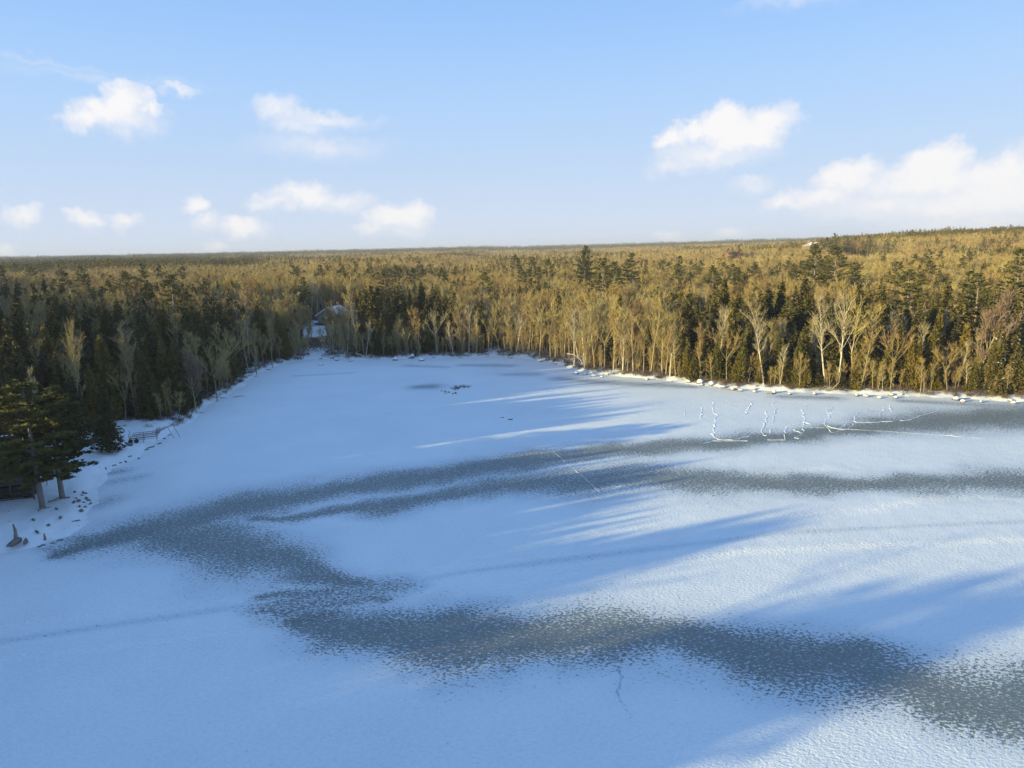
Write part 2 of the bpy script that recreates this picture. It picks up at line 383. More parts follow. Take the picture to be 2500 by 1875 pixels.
mp = t.new('ShaderNodeMapping'); t.put(mp, 'Vector', o_); mp.inputs['Rotation'].default_value = (0, 0, R(28)); mp.inputs['Scale'].default_value = (1.0, 1.6, 1.0)
rv = mp.outputs[0]
ia = t.new('ShaderNodeAttribute', attribute_name='bare_ice').outputs['Fac']; ra = t.new('ShaderNodeAttribute', attribute_name='drift').outputs['Fac']
cell = t.noise(rv, 3.1, 3, 0.55, 0.5); fine = t.noise(rv, 8.0, 2, 0.5); big = t.noise(o_, 0.11, 4, 0.6)
vor = t.new('ShaderNodeTexVoronoi'); vor.feature = 'F1'; t.put(vor, 'Vector', rv); vor.inputs['Scale'].default_value = 2.2; vor.inputs['Randomness'].default_value = 1
# stipple: bare ice opens where the wind texture is lowest
lo = t.math('ADD', t.math('MULTIPLY', cell.outputs[0], 1.0), t.math('MULTIPLY', fine.outputs[0], 0.35))      # about 0.35..1.0
thr = t.ramp(ia, [(0.0, 0.36), (0.10, 0.465), (0.5, 0.635), (1.0, 0.80)])
m0 = t.math('SUBTRACT', thr, lo)
mask = t.ramp(t.math('MULTIPLY_ADD', m0, 8.0, 0.5), [(0.12, 0.0), (0.88, 1.0)])
spk = t.math('MULTIPLY', t.ramp(vor.outputs['Distance'], [(0.16, 1.0), (0.30, 0.0)]), 0.55)
deep = t.mix(t.noise(o_, 0.6, 3).outputs[0], (.135, .165, .175), (.195, .215, .205))
icec = t.mix(spk, deep, (.36, .41, .42))
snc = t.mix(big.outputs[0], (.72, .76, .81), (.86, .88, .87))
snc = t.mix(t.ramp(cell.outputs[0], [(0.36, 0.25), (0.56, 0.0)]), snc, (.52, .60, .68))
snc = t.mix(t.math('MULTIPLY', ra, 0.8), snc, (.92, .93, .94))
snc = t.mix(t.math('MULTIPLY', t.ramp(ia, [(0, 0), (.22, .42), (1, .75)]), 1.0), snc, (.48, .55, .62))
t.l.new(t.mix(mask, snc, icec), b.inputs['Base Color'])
t.l.new(t.ramp(mask, [(0, 0.7), (1, 0.42)]), b.inputs['Roughness']); b.inputs['Specular IOR Level'].default_value = 0.35
hgt = t.math('ADD', t.math('MULTIPLY', cell.outputs[0], 1.0), t.math('MULTIPLY', fine.outputs[0], 0.3))
var = t.ramp(t.noise(o_, 0.07, 3, 0.6).outputs[0], [(0.35, 0.55), (0.65, 1.2)])
hgt = t.math('MULTIPLY', hgt, t.math('ADD', t.math('MULTIPLY', ra, 1.6), var))
hgt = t.math('ADD', hgt, t.math('MULTIPLY', mask, -0.25))
bp = t.new('ShaderNodeBump'); bp.inputs['Distance'].default_value = 0.11; bp.inputs['Strength'].default_value = 0.85
t.put(bp, 'Height', hgt); t.l.new(bp.outputs[0], b.inputs['Normal'])
me.materials.append(im)
lake = bpy.data.objects.new('frozen_lake', me); COL.objects.link(lake); tag(lake, 'frozen lake dusted with snow, with dark bands of bare ice', kind='structure')

# pressure ridges and cracks
rnd = random.Random(3)
z8 = lambda x, y: (1504+.24*x, 823+.24*y)
CR = [[(150,180),(150,270),(190,310),(160,380),(155,500),(200,530),(330,530),(460,500),(580,460)],[(510,180),(440,300)],[(620,275),(645,320),(585,460),(600,490),(660,490),(685,420)],
 [(990,215),(945,255),(985,350),(970,380),(965,470),(880,510),(990,540)],[(800,410),(795,530),(640,530)],[(1220,290),(1150,380),(1215,465),(1300,450),(1380,430),(1435,380),(1420,345),(1465,285)],
 [(60,565),(150,540),(460,540)],[(800,410),(960,370),(1030,390)],[(710,180),(690,215)],[(1680,240),(1690,265),(1650,300)],[(1440,375),(1650,370),(1800,360),(1920,350),(2020,310),(2200,270)],
 [(720,250),(700,310),(690,380)],[(1170,260),(1180,290),(1230,290)],[(1180,275),(1230,235)],[(50,240),(45,340)],[(880,440),(940,470)],[(1170,400),(1240,425),(1330,440)],[(1300,430),(1360,370),(1430,375)],[(830,480),(900,450),(950,465)],[(1740,220),(1760,290)],[(1600,240),(1540,265)]]
CR = [[z8(*p) for p in c] for c in CR]
THIN = [[z8(1000,415),z8(1400,435),z8(2100,480),z8(2600,520)],[(1195,975),(1230,1005),(1262,1032),(1300,1068)],[(1383,903),(1372,916)],[(1480,880),(1478,903)],[(445,913),(505,905),(560,895),(600,888)]]
mb = MB()
for k, c in enumerate(CR+THIN):
    g = [gp(*p) for p in c]; wd, hh = (0.085, 0.045) if k < len(CR) else (0.05, 0.02)
    pts = []
    for (a, b_) in zip(g[:-1], g[1:]):
        L = math.hypot(b_[0]-a[0], b_[1]-a[1]); n = max(2, int(L/0.6))
        for s in range(n):
            u = s/n; pts.append((a[0]+(b_[0]-a[0])*u+rnd.gauss(0, .13 if k < len(CR) else .04), a[1]+(b_[1]-a[1])*u+rnd.gauss(0, .09)))
    pts.append(g[-1])
    base = len(mb.v)
    for s, p in enumerate(pts):
        a = pts[max(0, s-1)]; b_ = pts[min(len(pts)-1, s+1)]; dx, dy = b_[0]-a[0], b_[1]-a[1]; L = math.hypot(dx, dy) or 1
        ww = wd*rnd.uniform(.5, 1.5); hz = hh*rnd.uniform(.4, 1.5); nx_, ny_ = -dy/L, dx/L
        mb.v += [(p[0]+nx_*ww, p[1]+ny_*ww, -0.03), (p[0]+nx_*ww*.3, p[1]+ny_*ww*.3, hz), (p[0]-nx_*ww*.3, p[1]-ny_*ww*.3, hz*.9), (p[0]-nx_*ww, p[1]-ny_*ww, -0.03)]
    gap = 0
    for s in range(len(pts)-1):
        if gap: gap -= 1; continue
        if rnd.random() < (.03 if k < len(CR) else .06): gap = rnd.randint(1, 2); continue
        for q_ in range(3):
            a = base+s*4+q_; mb.f.append((a, a+1, a+5, a+4))
mb.build('pressure_ridge', M['snow'], lake)
fp = MB(); p0, p1 = gp(1332, 1440), gp(1352, 1560)     # animal or boot trail melted through the snow
for s in range(46):
    u = s/45; cx = p0[0]+(p1[0]-p0[0])*u+rnd.gauss(0, .06)+.25*math.sin(u*9); cy = p0[1]+(p1[1]-p0[1])*u
    if u > .55 and rnd.random() < .5: continue
    rr = rnd.uniform(.035, .075)*(1-.5*u)
    n = len(fp.v); fp.v += [(cx+rr*math.cos(a)*1.3, cy+rr*math.sin(a), .035) for a in (0, 1, 2, 3, 4.1, 5.2)]; fp.f.append(tuple(range(n, n+6)))
ifm = plain('footprint_ice', (.20, .25, .30), (.28, .33, .38), 4, 0.5)
fp.build('footprint', ifm, lake)

# ------------------------------------------------------------ tree shapes (each returns named bmesh-like parts)
def hardwood(seed, h=15.0, spread=.45, first=.45, forks=5, vase=False, lean=0.0, dens=1.0, tw=.035, tr=None):
    """bare broadleaf tree: wood (trunk and limbs) and crown (twigs)"""
    rn = random.Random(seed); wood = MB(); crown = MB()
    tr = tr or h*0.0105
    def wob(d, k): return nrmv((d[0]+rn.gauss(0, k), d[1]+rn.gauss(0, k), d[2]+rn.gauss(0, k*.5)))
    def limb(p, d, L, r, lv):
        n = 5 if lv < 2 else 3; pts = [p]; rad = [r]; dirs = [d]
        for s in range(n):
            d = wob(d, .13 if lv else .035)
            if lv: d = nrmv((d[0], d[1], d[2]+.10))
            p = add(p, d, L/n); pts.append(p); rad.append(max(r*(1-(s+1)/n*.8), .008)); dirs.append(d)
        if lv <= 1: wood.tube(pts, rad, 6 if lv == 0 else 4)
        elif lv == 2: crown.tube(pts, rad, 3)
        return pts, rad, dirs
    def twigs(pts, dirs, L, cnt):
        for _ in range(cnt):
            k = rn.randint(0, len(pts)-2); u = rn.random()
            p = add(pts[k], (pts[k+1][0]-pts[k][0], pts[k+1][1]-pts[k][1], pts[k+1][2]-pts[k][2]), u)
            d = wob(dirs[k+1], .55); d = nrmv((d[0], d[1], d[2]+.55)); l = L*rn.uniform(.5, 1.3)
            q = add(p, d, l); crown.twig(p, q, tw, rn)
            for _ in range(2):
                d2 = wob(d, .5); s = add(p, d, l*rn.uniform(.2, .7)); crown.twig(s, add(s, d2, l*rn.uniform(.4, .75)), tw*.8, rn)
    d0 = nrmv((lean*math.cos(seed), lean*math.sin(seed), 1))
    HT = h*(first+.12 if vase else .86)
    pts, rad, dirs = limb((0, 0, -.4), d0, HT, tr, 0)
    crownH = h-HT*first
    nl = forks if vase else int((10+forks)*1.0)
    for k in range(nl):
        u = (rn.uniform(.85, 1.0) if vase else first+(1-first)*(k+.5)/nl)
        t = u*(len(pts)-1); a = min(int(t), len(pts)-2); fr = t-a
        p = add(pts[a], (pts[a+1][0]-pts[a][0], pts[a+1][1]-pts[a][1], pts[a+1][2]-pts[a][2]), fr)
        an = k*2.399+rn.uniform(-.5, .5)
        if vase: el_ = rn.uniform(.8, 1.25); L = h*(1-first)*rn.uniform(.6, .85)
        else: el_ = rn.uniform(.65, 1.2)+.2*u; L = h*spread*(1.12-u*.6)*rn.uniform(.45, 1.1)
        d = (math.cos(an)*math.cos(el_), math.sin(an)*math.cos(el_), math.sin(el_))
        P1, R1, D1 = limb(p, d, L, max(rad[a]*(.62 if vase else .45), .045), 1)
        for q in range(int((6 if vase else 4)*dens+.5)):
            uu = rn.uniform(.3, .95); t = uu*(len(P1)-1); a1 = min(int(t), len(P1)-2)
            p2 = add(P1[a1], (P1[a1+1][0]-P1[a1][0], P1[a1+1][1]-P1[a1][1], P1[a1+1][2]-P1[a1][2]), t-a1)
            d2 = wob(D1[a1+1], .5); P2, R2, D2 = limb(p2, d2, L*rn.uniform(.3, .5)*(1.25-uu*.5), max(R1[a1]*.5, .03), 2)
            twigs(P2, D2, max(.7, h*.075), int(4.5*dens+.5))
        twigs(P1[2:], D1[2:], max(.8, h*.08), int(5*dens+.5))
    twigs(pts[-3:], dirs[-3:], h*.07, 10)
    return wood, crown

def cone_tree(seed, h=12.0, rmax=2.0, n=2600, clear=.06, shape='cedar', size=.36):
    """dense evergreen with upward sprays (cedar) or drooping rows of them (hemlock); trunk and crown"""
    rn = random.Random(seed); wood = MB(); crown = MB()
    wood.tube([(0, 0, -.4), (0, 0, h*.5), (0, 0, h*.97)], [h*.014+.03, h*.009, .02], 7)
    lob = [(rn.uniform(0, 6.28), rn.uniform(2, 5), rn.uniform(1.5, 4.5), rn.uniform(0, 6.28)) for _ in range(7)]
    def env(t, an):
        if shape == 'cedar': r = rmax*min(1.0, (1-t)**.72*1.25)*min(1, .62+t*3.2)
        elif shape == 'hemlock': r = rmax*min(1, (1-t)**.85*1.15)*min(1, .75+t*3)
        else: r = rmax*math.sqrt(max(0, 1-(t*1.75-.75)**2))*.98+.05    # round
        s = sum(math.sin(an*round(b)+t*h*c*.35+d) for a, b, c, d in lob)/7
        k = 1+.62*s+.16*math.sin(t*h*2.1+lob[0][3]+an)
        return max(.06, r*k)
    plumes = [(0.0, 0.0, clear*h, h, rmax*.62)]
    for q in range(15):
        t = rn.uniform(.18, .90); an = q*2.399+rn.uniform(-.4, .4); off = rmax*(1-t)**.75*rn.uniform(.55, .95)
        L = h*rn.uniform(.18, .34); r = rmax*rn.uniform(.26, .46)*(1.15-t*.5)
        plumes.append((off*math.cos(an), off*math.sin(an), max(.15, t*h-L), t*h+L*.25, r))
    wts = [(p_[3]-p_[2])*p_[4] for p_ in plumes]; wts[0] *= .8
    for i in range(n):
        ox, oy, za, zb, pr = rn.choices(plumes, wts)[0]
        while True:
            t = rn.random()
            if rn.random() < (1-t)**.7+.12: break
        an = rn.uniform(0, 6.2832)
        if shape == 'cedar': e = pr*min(1.0, (1-t)**.75*1.25)*min(1, .55+t*3)
        else: e = pr*1.25*min(1, (1-t)**.9*1.2)*min(1, .6+t*4)
        e *= 1+.3*math.sin(an*3+za)+.2*math.sin(t*9+oy)
        rr = e*(rn.uniform(.4, 1.0) if rn.random() < .85 else rn.uniform(.95, 1.35))
        z = za+(zb-za)*t
        if shape == 'hemlock': z -= rr*.25
        z = max(z, .15); p = (ox+rr*math.cos(an), oy+rr*math.sin(an), z)
        up = rn.uniform(.5, 1.6) if shape != 'hemlock' else rn.uniform(-.45, .35)
        d = nrmv((math.cos(an)+rn.gauss(0, .45), math.sin(an)+rn.gauss(0, .45), up))
        s = size*rn.uniform(.6, 1.35)
        x = nrmv(cross(d, (rn.gauss(0, 1), rn.gauss(0, 1), rn.gauss(0, .5))))
        b0 = add(p, d, -s*.5); tip = add(p, d, s*.9); mid = add(p, d, s*.1)
        crown.quad(b0, add(mid, x, s*.34), tip, add(mid, x, -s*.34))
        if shape == 'hemlock' or i % 2:
            y = nrmv(cross(d, x)); crown.tri(b0, add(mid, y, s*.3), add(mid, y, -s*.3))
    crown.twig((0, 0, h*.93), (0, 0, h*1.03), .09, rn); crown.twig((0, 0, h*.9), (.05, 0, h*1.0), .12, rn)
    return wood, crown

def spruce(seed, h=13.0, rmax=2.2):
    """open conical evergreen whose whorls of limbs show as rows"""
    rn = random.Random(seed); wood = MB(); crown = MB()
    wood.tube([(0, 0, -.4), (0, 0, h*.5), (0, 0, h)], [h*.013+.02, h*.008, .015], 6)
    z = h*.12
    while z < h*.98:
        t = z/h; R_ = rmax*(1-t)**.85+.12
        for k in range(rn.randint(6, 8)):
            an = rn.uniform(0, 6.2832); L = R_*rn.uniform(.65, 1.12); dz = rn.uniform(-.22, .02)
            d = nrmv((math.cos(an), math.sin(an), dz)); side = (-math.sin(an), math.cos(an), 0)
            p = (0, 0, z); n = max(3, int(L/.26))
            for s in range(n):
                q = add(p, d, L*(s+.4)/n); q = (q[0], q[1], q[2]+.10*L*((s/n)**2)); wd = .42*(1-.65*s/n)*min(1, L)
                for sg in (-1, 1):
                    tip = add(add(q, side, sg*wd*rn.uniform(.7, 1.2)), d, wd*.7); tip = (tip[0], tip[1], tip[2]-.10-rn.random()*.10)
                    crown.tri(add(q, d, -.16), add(q, d, .2), tip)
            crown.tri(add(p, d, L*.7), add(add(p, d, L*.7), side, .12), add(p, d, L*1.05))
        z += .34+.1*rn.random()
    return wood, crown

def pine(seed, h=18.0, reach=3.6, clear=.3, flat=.5, tuft=.34, nt=10, skirt=True, fl=9):
    """white pine: clear trunk, whorls of long limbs carrying flat plates of needle tufts"""
    rn = random.Random(seed); wood = MB(); crown = MB()
    lx, ly = rn.uniform(-.02, .02)*h, rn.uniform(-.02, .02)*h
    def axis(t): return (lx*t*t, ly*t*t, h*t)
    wood.tube([(0, 0, -.4)]+[axis(t) for t in (.2, .4, .6, .8, .97)], [h*.0185, h*.016, h*.013, h*.01, h*.006, .03], 8)
    z = clear
    while z < .985:
        t = (z-clear)/(1-clear)
        prof = (math.sin(min(1, t*1.25+.28)*math.pi*.5))*(1-t**2.2)*.95+.10
        for k in range(rn.randint(4, 6)):
            an = rn.uniform(0, 6.2832); L = reach*prof*rn.uniform(.5, 1.2)
            up = rn.uniform(.02, .30)+.55*t*t; p = axis(z)
            pts = [p]; d = nrmv((math.cos(an), math.sin(an), up)); dirs = []
            for s in range(5):
                d = nrmv((d[0]+rn.gauss(0, .06), d[1]+rn.gauss(0, .06), d[2]+(.05 if s > 2 else -.03))); p = add(p, d, L/5); pts.append(p); dirs.append(d)
            wood.tube(pts, [max(.02, .014*L*(1-.17*s)) for s in range(6)], 3)
            m_ = max(4, int(nt*L/reach))
            for s in range(m_):
                u = rn.uniform(.30, 1.0)*5; a = min(int(u), 4)
                c = add(pts[a], (pts[a+1][0]-pts[a][0], pts[a+1][1]-pts[a][1], pts[a+1][2]-pts[a][2]), u-a)
                side = nrmv(cross(dirs[a], (0, 0, 1))); o = rn.gauss(0, .30)*min(1, L*.4)
                c = add(c, side, o); c = (c[0], c[1], c[2]+rn.uniform(-.02, .16))
                for q in range(fl):
                    aa = rn.uniform(0, 6.2832); e = rn.uniform(-.15, 1.0)
                    dd = nrmv((math.cos(aa)+dirs[a][0]*.7, math.sin(aa)+dirs[a][1]*.7, e))
                    l = tuft*rn.uniform(.7, 1.3); x = nrmv(cross(dd, (rn.gauss(0, 1), rn.gauss(0, 1), rn.gauss(0, 1))))
                    crown.tri(add(c, x, .045), add(c, x, -.045), add(c, dd, l))
                    if q % 2 == 0: crown.tri(add(add(c, dd, l*.2), x, l*.28), add(add(c, dd, l*.2), x, -l*.28), add(c, dd, l*.8))
        z += rn.uniform(.5, .85)/h
    return wood, crown

def shrub(seed, h=1.6):
    rn = random.Random(seed); c = MB()
    for i in range(26):
        an = rn.uniform(0, 6.28); r = rn.uniform(0, .8); p = (r*math.cos(an), r*math.sin(an), -.1)
        d = nrmv((math.cos(an)*.5+rn.gauss(0, .3), math.sin(an)*.5+rn.gauss(0, .3), 1)); L = h*rn.uniform(.5, 1.1)
        q = add(p, d, L); c.twig(p, q, .028, rn)
        for _ in range(4):
            s = add(p, d, L*rn.uniform(.3, .8)); dd = nrmv((d[0]+rn.gauss(0, .5), d[1]+rn.gauss(0, .5), d[2]*.8)); c.twig(s, add(s, dd, L*.4), .02, rn)
    return c

def snowcaps(seed, h, rmax, n, lo=.1, hi=.8):
    rn = random.Random(seed); s = MB()
    for _ in range(n):
        t = rn.uniform(lo, hi); an = rn.uniform(0, 6.28); r = rmax*(1-t)**.7*rn.uniform(.85, 1.12); c = (r*math.cos(an), r*math.sin(an), h*t)
        a, b_, k = rn.uniform(.12, .34), rn.uniform(.10, .22), rn.uniform(.05, .10)
        n0 = len(s.v); s.v += [(c[0]+a*math.cos(q*1.047), c[1]+b_*math.sin(q*1.047), c[2]-.03*rn.random()) for q in range(6)]+[(c[0], c[1], c[2]+k)]
        s.f += [(n0+q, n0+(q+1) % 6, n0+6) for q in range(6)]
    return s

PROTO = {}     # kind -> list of (trunk mesh, crown mesh, height)
def reg(kind, h, wood, crown, bm, cm):
    PROTO.setdefault(kind, []).append((wood.mesh('trunk', bm), crown.mesh('crown', cm), h, wood, crown, bm, cm))
for s in range(5): reg('slim', 14, *hardwood(10+s, 14, .36, .22+.05*s, 5+s, lean=.08, tw=.026), M['bark'], M['twig'])
for s in range(3): reg('wide', 14, *hardwood(30+s, 14, .55, .34, 6, vase=(s != 2), lean=.12, dens=1.25), M['bark'], M['twig'])
for s in range(3): reg('birch', 15, *hardwood(50+s, 15, .36, .40, 5, lean=.15, dens=.9, tr=.16, tw=.027), M['birch'], M['palebranch'])
reg('pale', 14, *hardwood(61, 14, .5, .42, 6, vase=True, lean=.04, dens=1.2, tr=.19), M['birch'], M['palebranch'])
reg('red', 13, *hardwood(71, 13, .55, .30, 6, lean=.1, dens=2.0, tw=.04), M['bark'], M['redtwig'])
for s in range(4): reg('cedar', 11, *cone_tree(100+s, 11, 1.75+.2*(s % 2), 3000, .03, 'cedar'), M['cbark'], M['cedar'])
for s in range(3): reg('hemlock', 14, *cone_tree(120+s, 14, 2.5, 3600, .05, 'hemlock', .42), M['cbark'], M['hemlock'])
for s in range(2): reg('spruce', 13, *spruce(140+s, 13, 2.3), M['cbark'], M['hemlock'])
for s in range(3): reg('pine', 24, *pine(160+s, 24, 5.0+.4*s, .34, tuft=.55, nt=17, fl=8), M['pinebark'], M['pine'])
reg('bigpine', 16, *pine(181, 16, 5.4, .24, tuft=.5, nt=40, fl=12), M['pinebark'], M['pine'])
reg('bigpine', 16, *pine(182, 16, 5.2, .22, tuft=.5, nt=40, fl=12), M['pinebark'], M['pine'])

# ------------------------------------------------------------ individual trees
PLACED = []      # (x, y, radius) used to keep the scatter clear of them
ALLT = []
def tree(kind, v, x, y, h, label, cat, group=None, name=None, rz=None, snow=0, sxy=None):
    tm, cmn, H0, wood, crown, _, _ = PROTO[kind][v % len(PROTO[kind])]
    z = th(x, y) - .05
    s = h/H0; rz = (x*7.3+y*3.1) % 6.28 if rz is None else rz
    nm = name or {'slim': 'bare_tree', 'wide': 'bare_tree', 'birch': 'birch_tree', 'pale': 'bare_tree', 'red': 'bare_tree', 'cedar': 'cedar_tree', 'hemlock': 'hemlock_tree', 'spruce': 'spruce_tree', 'pine': 'pine_tree', 'bigpine': 'pine_tree'}[kind]
    root = empty(nm, (x, y, z), rz); k = s if sxy is None else sxy; root.scale = (k, k, s)
    for n_, me_ in (('trunk', tm), ('crown', cmn)):
        o = bpy.data.objects.new(n_, me_); COL.objects.link(o); o.parent = root
    if snow: snowcaps(int(x*10), H0, 2.3 if kind == 'hemlock' else 2.0, snow).build('snow_clumps', M['snow'], root)
    tag(root, label, cat, group); PLACED.append((x, y, 1.6 if kind in ('slim', 'birch') else 2.4)); ALLT.append(root)
    return root
def top_tree(kind, v, px, py, D, label, cat, wide=1.0, **kw):
    """tree at distance D whose tip the photo shows at (px, py); its height follows from the ground there"""
    d = ray(px, py); k = D/math.hypot(d.x, d.y); x, y = d.x*k, d.y*k
    h = max(4.0, CAM_H+d.z*k-th(x, y)); H0 = PROTO[kind][0][2]
    return tree(kind, v, x, y, h, label, cat, sxy=min(h/H0*1.15, max(.55, (h/H0)**.6))*wide, **kw)
def shore_D(px):
    """distance of the visible shoreline in the direction of a photo column"""
    for (a, b_) in zip(SHORE_PX[:-1], SHORE_PX[1:]):
        if a[0] <= px <= b_[0]:
            u = (px-a[0])/(b_[0]-a[0]+1e-6); g = gp(px, a[1]+(b_[1]-a[1])*u); return math.hypot(*g)
    return 130.0
def base_tree(kind, v, bx, by, ty, label, cat, **kw):
    x, y = gp(bx, by, .6); x, y = gp(bx, by, th(x, y))
    D = y*cp; # height from the tip row
    d = ray(bx, ty); k = math.hypot(x, y)/math.hypot(d.x, d.y); h = CAM_H+d.z*k-th(x, y)
    return tree(kind, v, x, y, h, label, cat, **kw)

# near left bank
base_tree('bigpine', 0, 92, 1097, 822, 'tall pine nearest the camera on the left bank, crown over the cabin deck', 'pine tree', rz=.4, sxy=1.22)
base_tree('bigpine', 1, 135, 1077, 836, 'tall pine just right of the nearest pine, long limbs reaching over the snow', 'pine tree', rz=2.2, sxy=1.22)
base_tree('pine', 1, -22, 1085, 850, 'pine cut by the left edge of the photo, golden top in the sun', 'pine tree', sxy=1.25)
base_tree('hemlock', 0, 237, 977, 818, 'lone dark evergreen with bare lower trunk beside the stacked dock frame', 'cedar tree', name='cedar_tree', sxy=.9)
LEFTC = [(282,690,13,'hemlock'),(318,757,10,'cedar'),(343,772,9,'cedar'),(250,640,14,'hemlock'),(300,645,14,'hemlock'),(222,655,14,'cedar'),(180,668,14,'hemlock'),(150,640,13,'hemlock'),(105,660,13,'hemlock'),(90,695,12,'cedar'),(60,700,12,'hemlock'),(205,700,13,'hemlock'),
 (250,720,12,'cedar'),(205,735,11,'hemlock'),(165,745,12,'hemlock'),(118,760,11,'hemlock'),(375,675,14,'hemlock'),(410,650,14,'hemlock'),(440,640,14,'hemlock'),(462,628,14,'hemlock'),(350,655,13,'cedar'),(390,715,13,'hemlock'),(420,700,13,'hemlock'),(455,700,13,'hemlock'),(490,680,13,'hemlock'),(350,725,12,'hemlock'),(310,800,9,'hemlock'),(380,800,10,'hemlock'),(275,780,10,'hemlock'),(350,830,8,'cedar'),(390,845,8,'hemlock'),(415,790,10,'hemlock'),(30,735,11,'hemlock'),(10,690,12,'hemlock'),(30,650,13,'cedar'),(45,775,10,'hemlock'),(5,790,10,'cedar'),(150,800,10,'hemlock'),(190,790,10,'cedar')]
for k, (px, py, h, kd) in enumerate(LEFTC):
    word = 'ochre tipped cedar' if kd == 'cedar' else 'dark shaded evergreen'
    top_tree(kd, k, px, py, 122+px*.10+(790-py)*.22, f'{word} packed into the shaded wood on the left bank', kd+' tree', group='evergreens of the dark left bank wood')
top_tree('birch', 1, 62, 800, 112, 'grey bare tree with forked pale limbs right behind the nearest pine', 'bare tree', name='bare_tree', wide=.6)
top_tree('slim', 2, 145, 690, 135, 'pale bare tree leaning out of the dark evergreens above the nearest pine', 'bare tree', name='bare_tree', wide=.55)
base_tree('wide', 0, 470, 872, 728, 'broad grey bare tree with dense twigs at the bend of the left shore', 'bare tree')
base_tree('red', 0, 425, 893, 770, 'bushy grey bare tree arching over the left shore rocks', 'bare tree')
base_tree('slim', 1, 555, 815, 700, 'slender pale bare tree at the shaded inner corner of the left shore', 'bare tree')
base_tree('slim', 2, 590, 798, 690, 'tall thin bare tree on the shaded shore between the corner and the lake house', 'bare tree')
top_tree('pine', 1, 368, 592, 215, 'big layered pine standing above the dark wood on the left', 'pine tree', wide=1.2)
for k, (px, py) in enumerate([(10,605),(35,598),(68,612),(92,600)]): top_tree('hemlock', k, px, py, 265, 'dark evergreen in the clump at the far left edge above the bare grove', 'hemlock tree', group='evergreen clump at the left edge')
# centre
base_tree('pale', 0, 944, 773, 667, 'pale bare tree with wide vase crown alone on the far shore', 'bare tree', rz=1.0)
for k, (px, py, h, kd) in enumerate([(801,611,16,'hemlock'),(861,603,17,'hemlock'),(883,622,15,'cedar'),(909,605,16,'hemlock'),(934,613,16,'hemlock'),(960,640,15,'hemlock'),(980,628,15,'hemlock'),(785,625,14,'cedar'),(820,635,14,'hemlock'),(897,650,13,'cedar'),(845,640,14,'hemlock'),(920,655,13,'hemlock'),(830,700,9,'hemlock'),(845,715,9,'hemlock'),(815,715,9,'hemlock'),(905,705,9,'hemlock'),(970,690,10,'hemlock')]):
    top_tree(kd, k, px, py, 216+(k*7)%11 if py < 665 else 210, 'full dark evergreen in the cluster behind the far shore beside the lake house', kd+' tree', group='evergreen cluster beside the lake house', wide=1.1)
top_tree('birch', 2, 818, 655, 224, 'broken crowned pale tree in front of the evergreen cluster by the lake house', 'bare tree', name='bare_tree')
top_tree('pale', 0, 762, 628, 262, 'golden bare tree rising behind the lake house roof', 'bare tree')
for (px, py, h, lab) in [(1265,531,300,'tallest dark pine breaking the skyline at the centre'),(1303,556,232,'broad layered pine just below right of the tallest skyline pine'),(1329,566,262,'small pine squeezed between two larger pines near the centre'),(1362,547,292,'dark pine rightmost of the central pine group'),(1470,553,330,'single small pine amid bare woods right of the central group'),
  (1150,555,330,'round topped pine left of the central skyline group'),(1187,560,318,'dark leaning pine beside the round topped pine'),(1115,550,400,'faint far pine left of the round topped pine'),(799,573,300,'layered pine above the lake house evergreen cluster'),(739,574,320,'dark pine above and left of the lake house'),(854,573,330,'small dark pine right of the layered pine above the cluster'),(906,564,390,'far dark pine over the evergreen cluster'),(690,572,340,'dark evergreen among golden woods above the left bay'),
  (1763,528,262,'tall layered pine under the white roofed farm building'),(1808,529,255,'tall dark pine right beside the layered pine below the farm'),(1845,575,270,'small dark evergreen amid bare crowns below the two tall pines'),(1942,563,235,'bushy pine on the right slope below the snowy field'),(2208,538,205,'big layered pine cut by the right edge of the photo'),(1262,560,285,'lower pine at the foot of the tallest skyline pine'),(2100,585,210,'green pine among golden bare crowns at the right')]:
    top_tree('pine', int(px), px, py, h, lab, 'pine tree', wide=1.05 if h < 300 else .9)
for k, (px, py) in enumerate([(1158,640),(1182,655),(1205,620),(1170,680),(1225,640)]): top_tree('spruce', k, px, py, 205+k*5, 'olive spruce with visible rows of limbs among bare trees at centre', 'spruce tree', group='spruces in the central bare wood')
# right: dark evergreens behind the shore
for k, (px, py, h, kd) in enumerate([(1565,595,19,'hemlock'),(1550,612,17,'hemlock'),(1490,625,17,'hemlock'),(1505,660,15,'hemlock'),(1582,640,16,'cedar'),(1740,590,17,'hemlock'),(1690,600,17,'hemlock'),(1720,618,16,'hemlock'),(1662,612,16,'hemlock'),(1645,625,15,'hemlock'),(1700,640,15,'hemlock'),(1620,680,14,'hemlock'),(1860,605,17,'hemlock'),(1905,600,17,'hemlock'),(1970,583,19,'pine'),(2050,598,18,'hemlock'),(2080,625,17,'hemlock'),(2020,640,17,'hemlock'),(1990,655,16,'hemlock'),(2150,618,16,'hemlock'),(2190,600,18,'hemlock'),(2120,590,17,'pine'),(1880,690,14,'hemlock'),(1850,660,14,'hemlock'),(1740,700,13,'hemlock'),(1690,710,13,'hemlock'),(1945,690,14,'hemlock'),(2020,700,14,'cedar'),(2200,680,14,'hemlock'),(1530,690,14,'hemlock'),(1580,690,13,'hemlock'),(1480,690,13,'hemlock'),(1785,650,14,'hemlock'),(1805,700,13,'hemlock'),(2170,640,15,'hemlock')]):
    top_tree(kd, k, px, py, shore_D(px)+(9+(665-py)*.25 if py < 665 else 6), 'dark evergreen standing in the second row behind the sunlit right shore', kd+' tree', group='dark evergreens behind the right shore', wide=1.15)
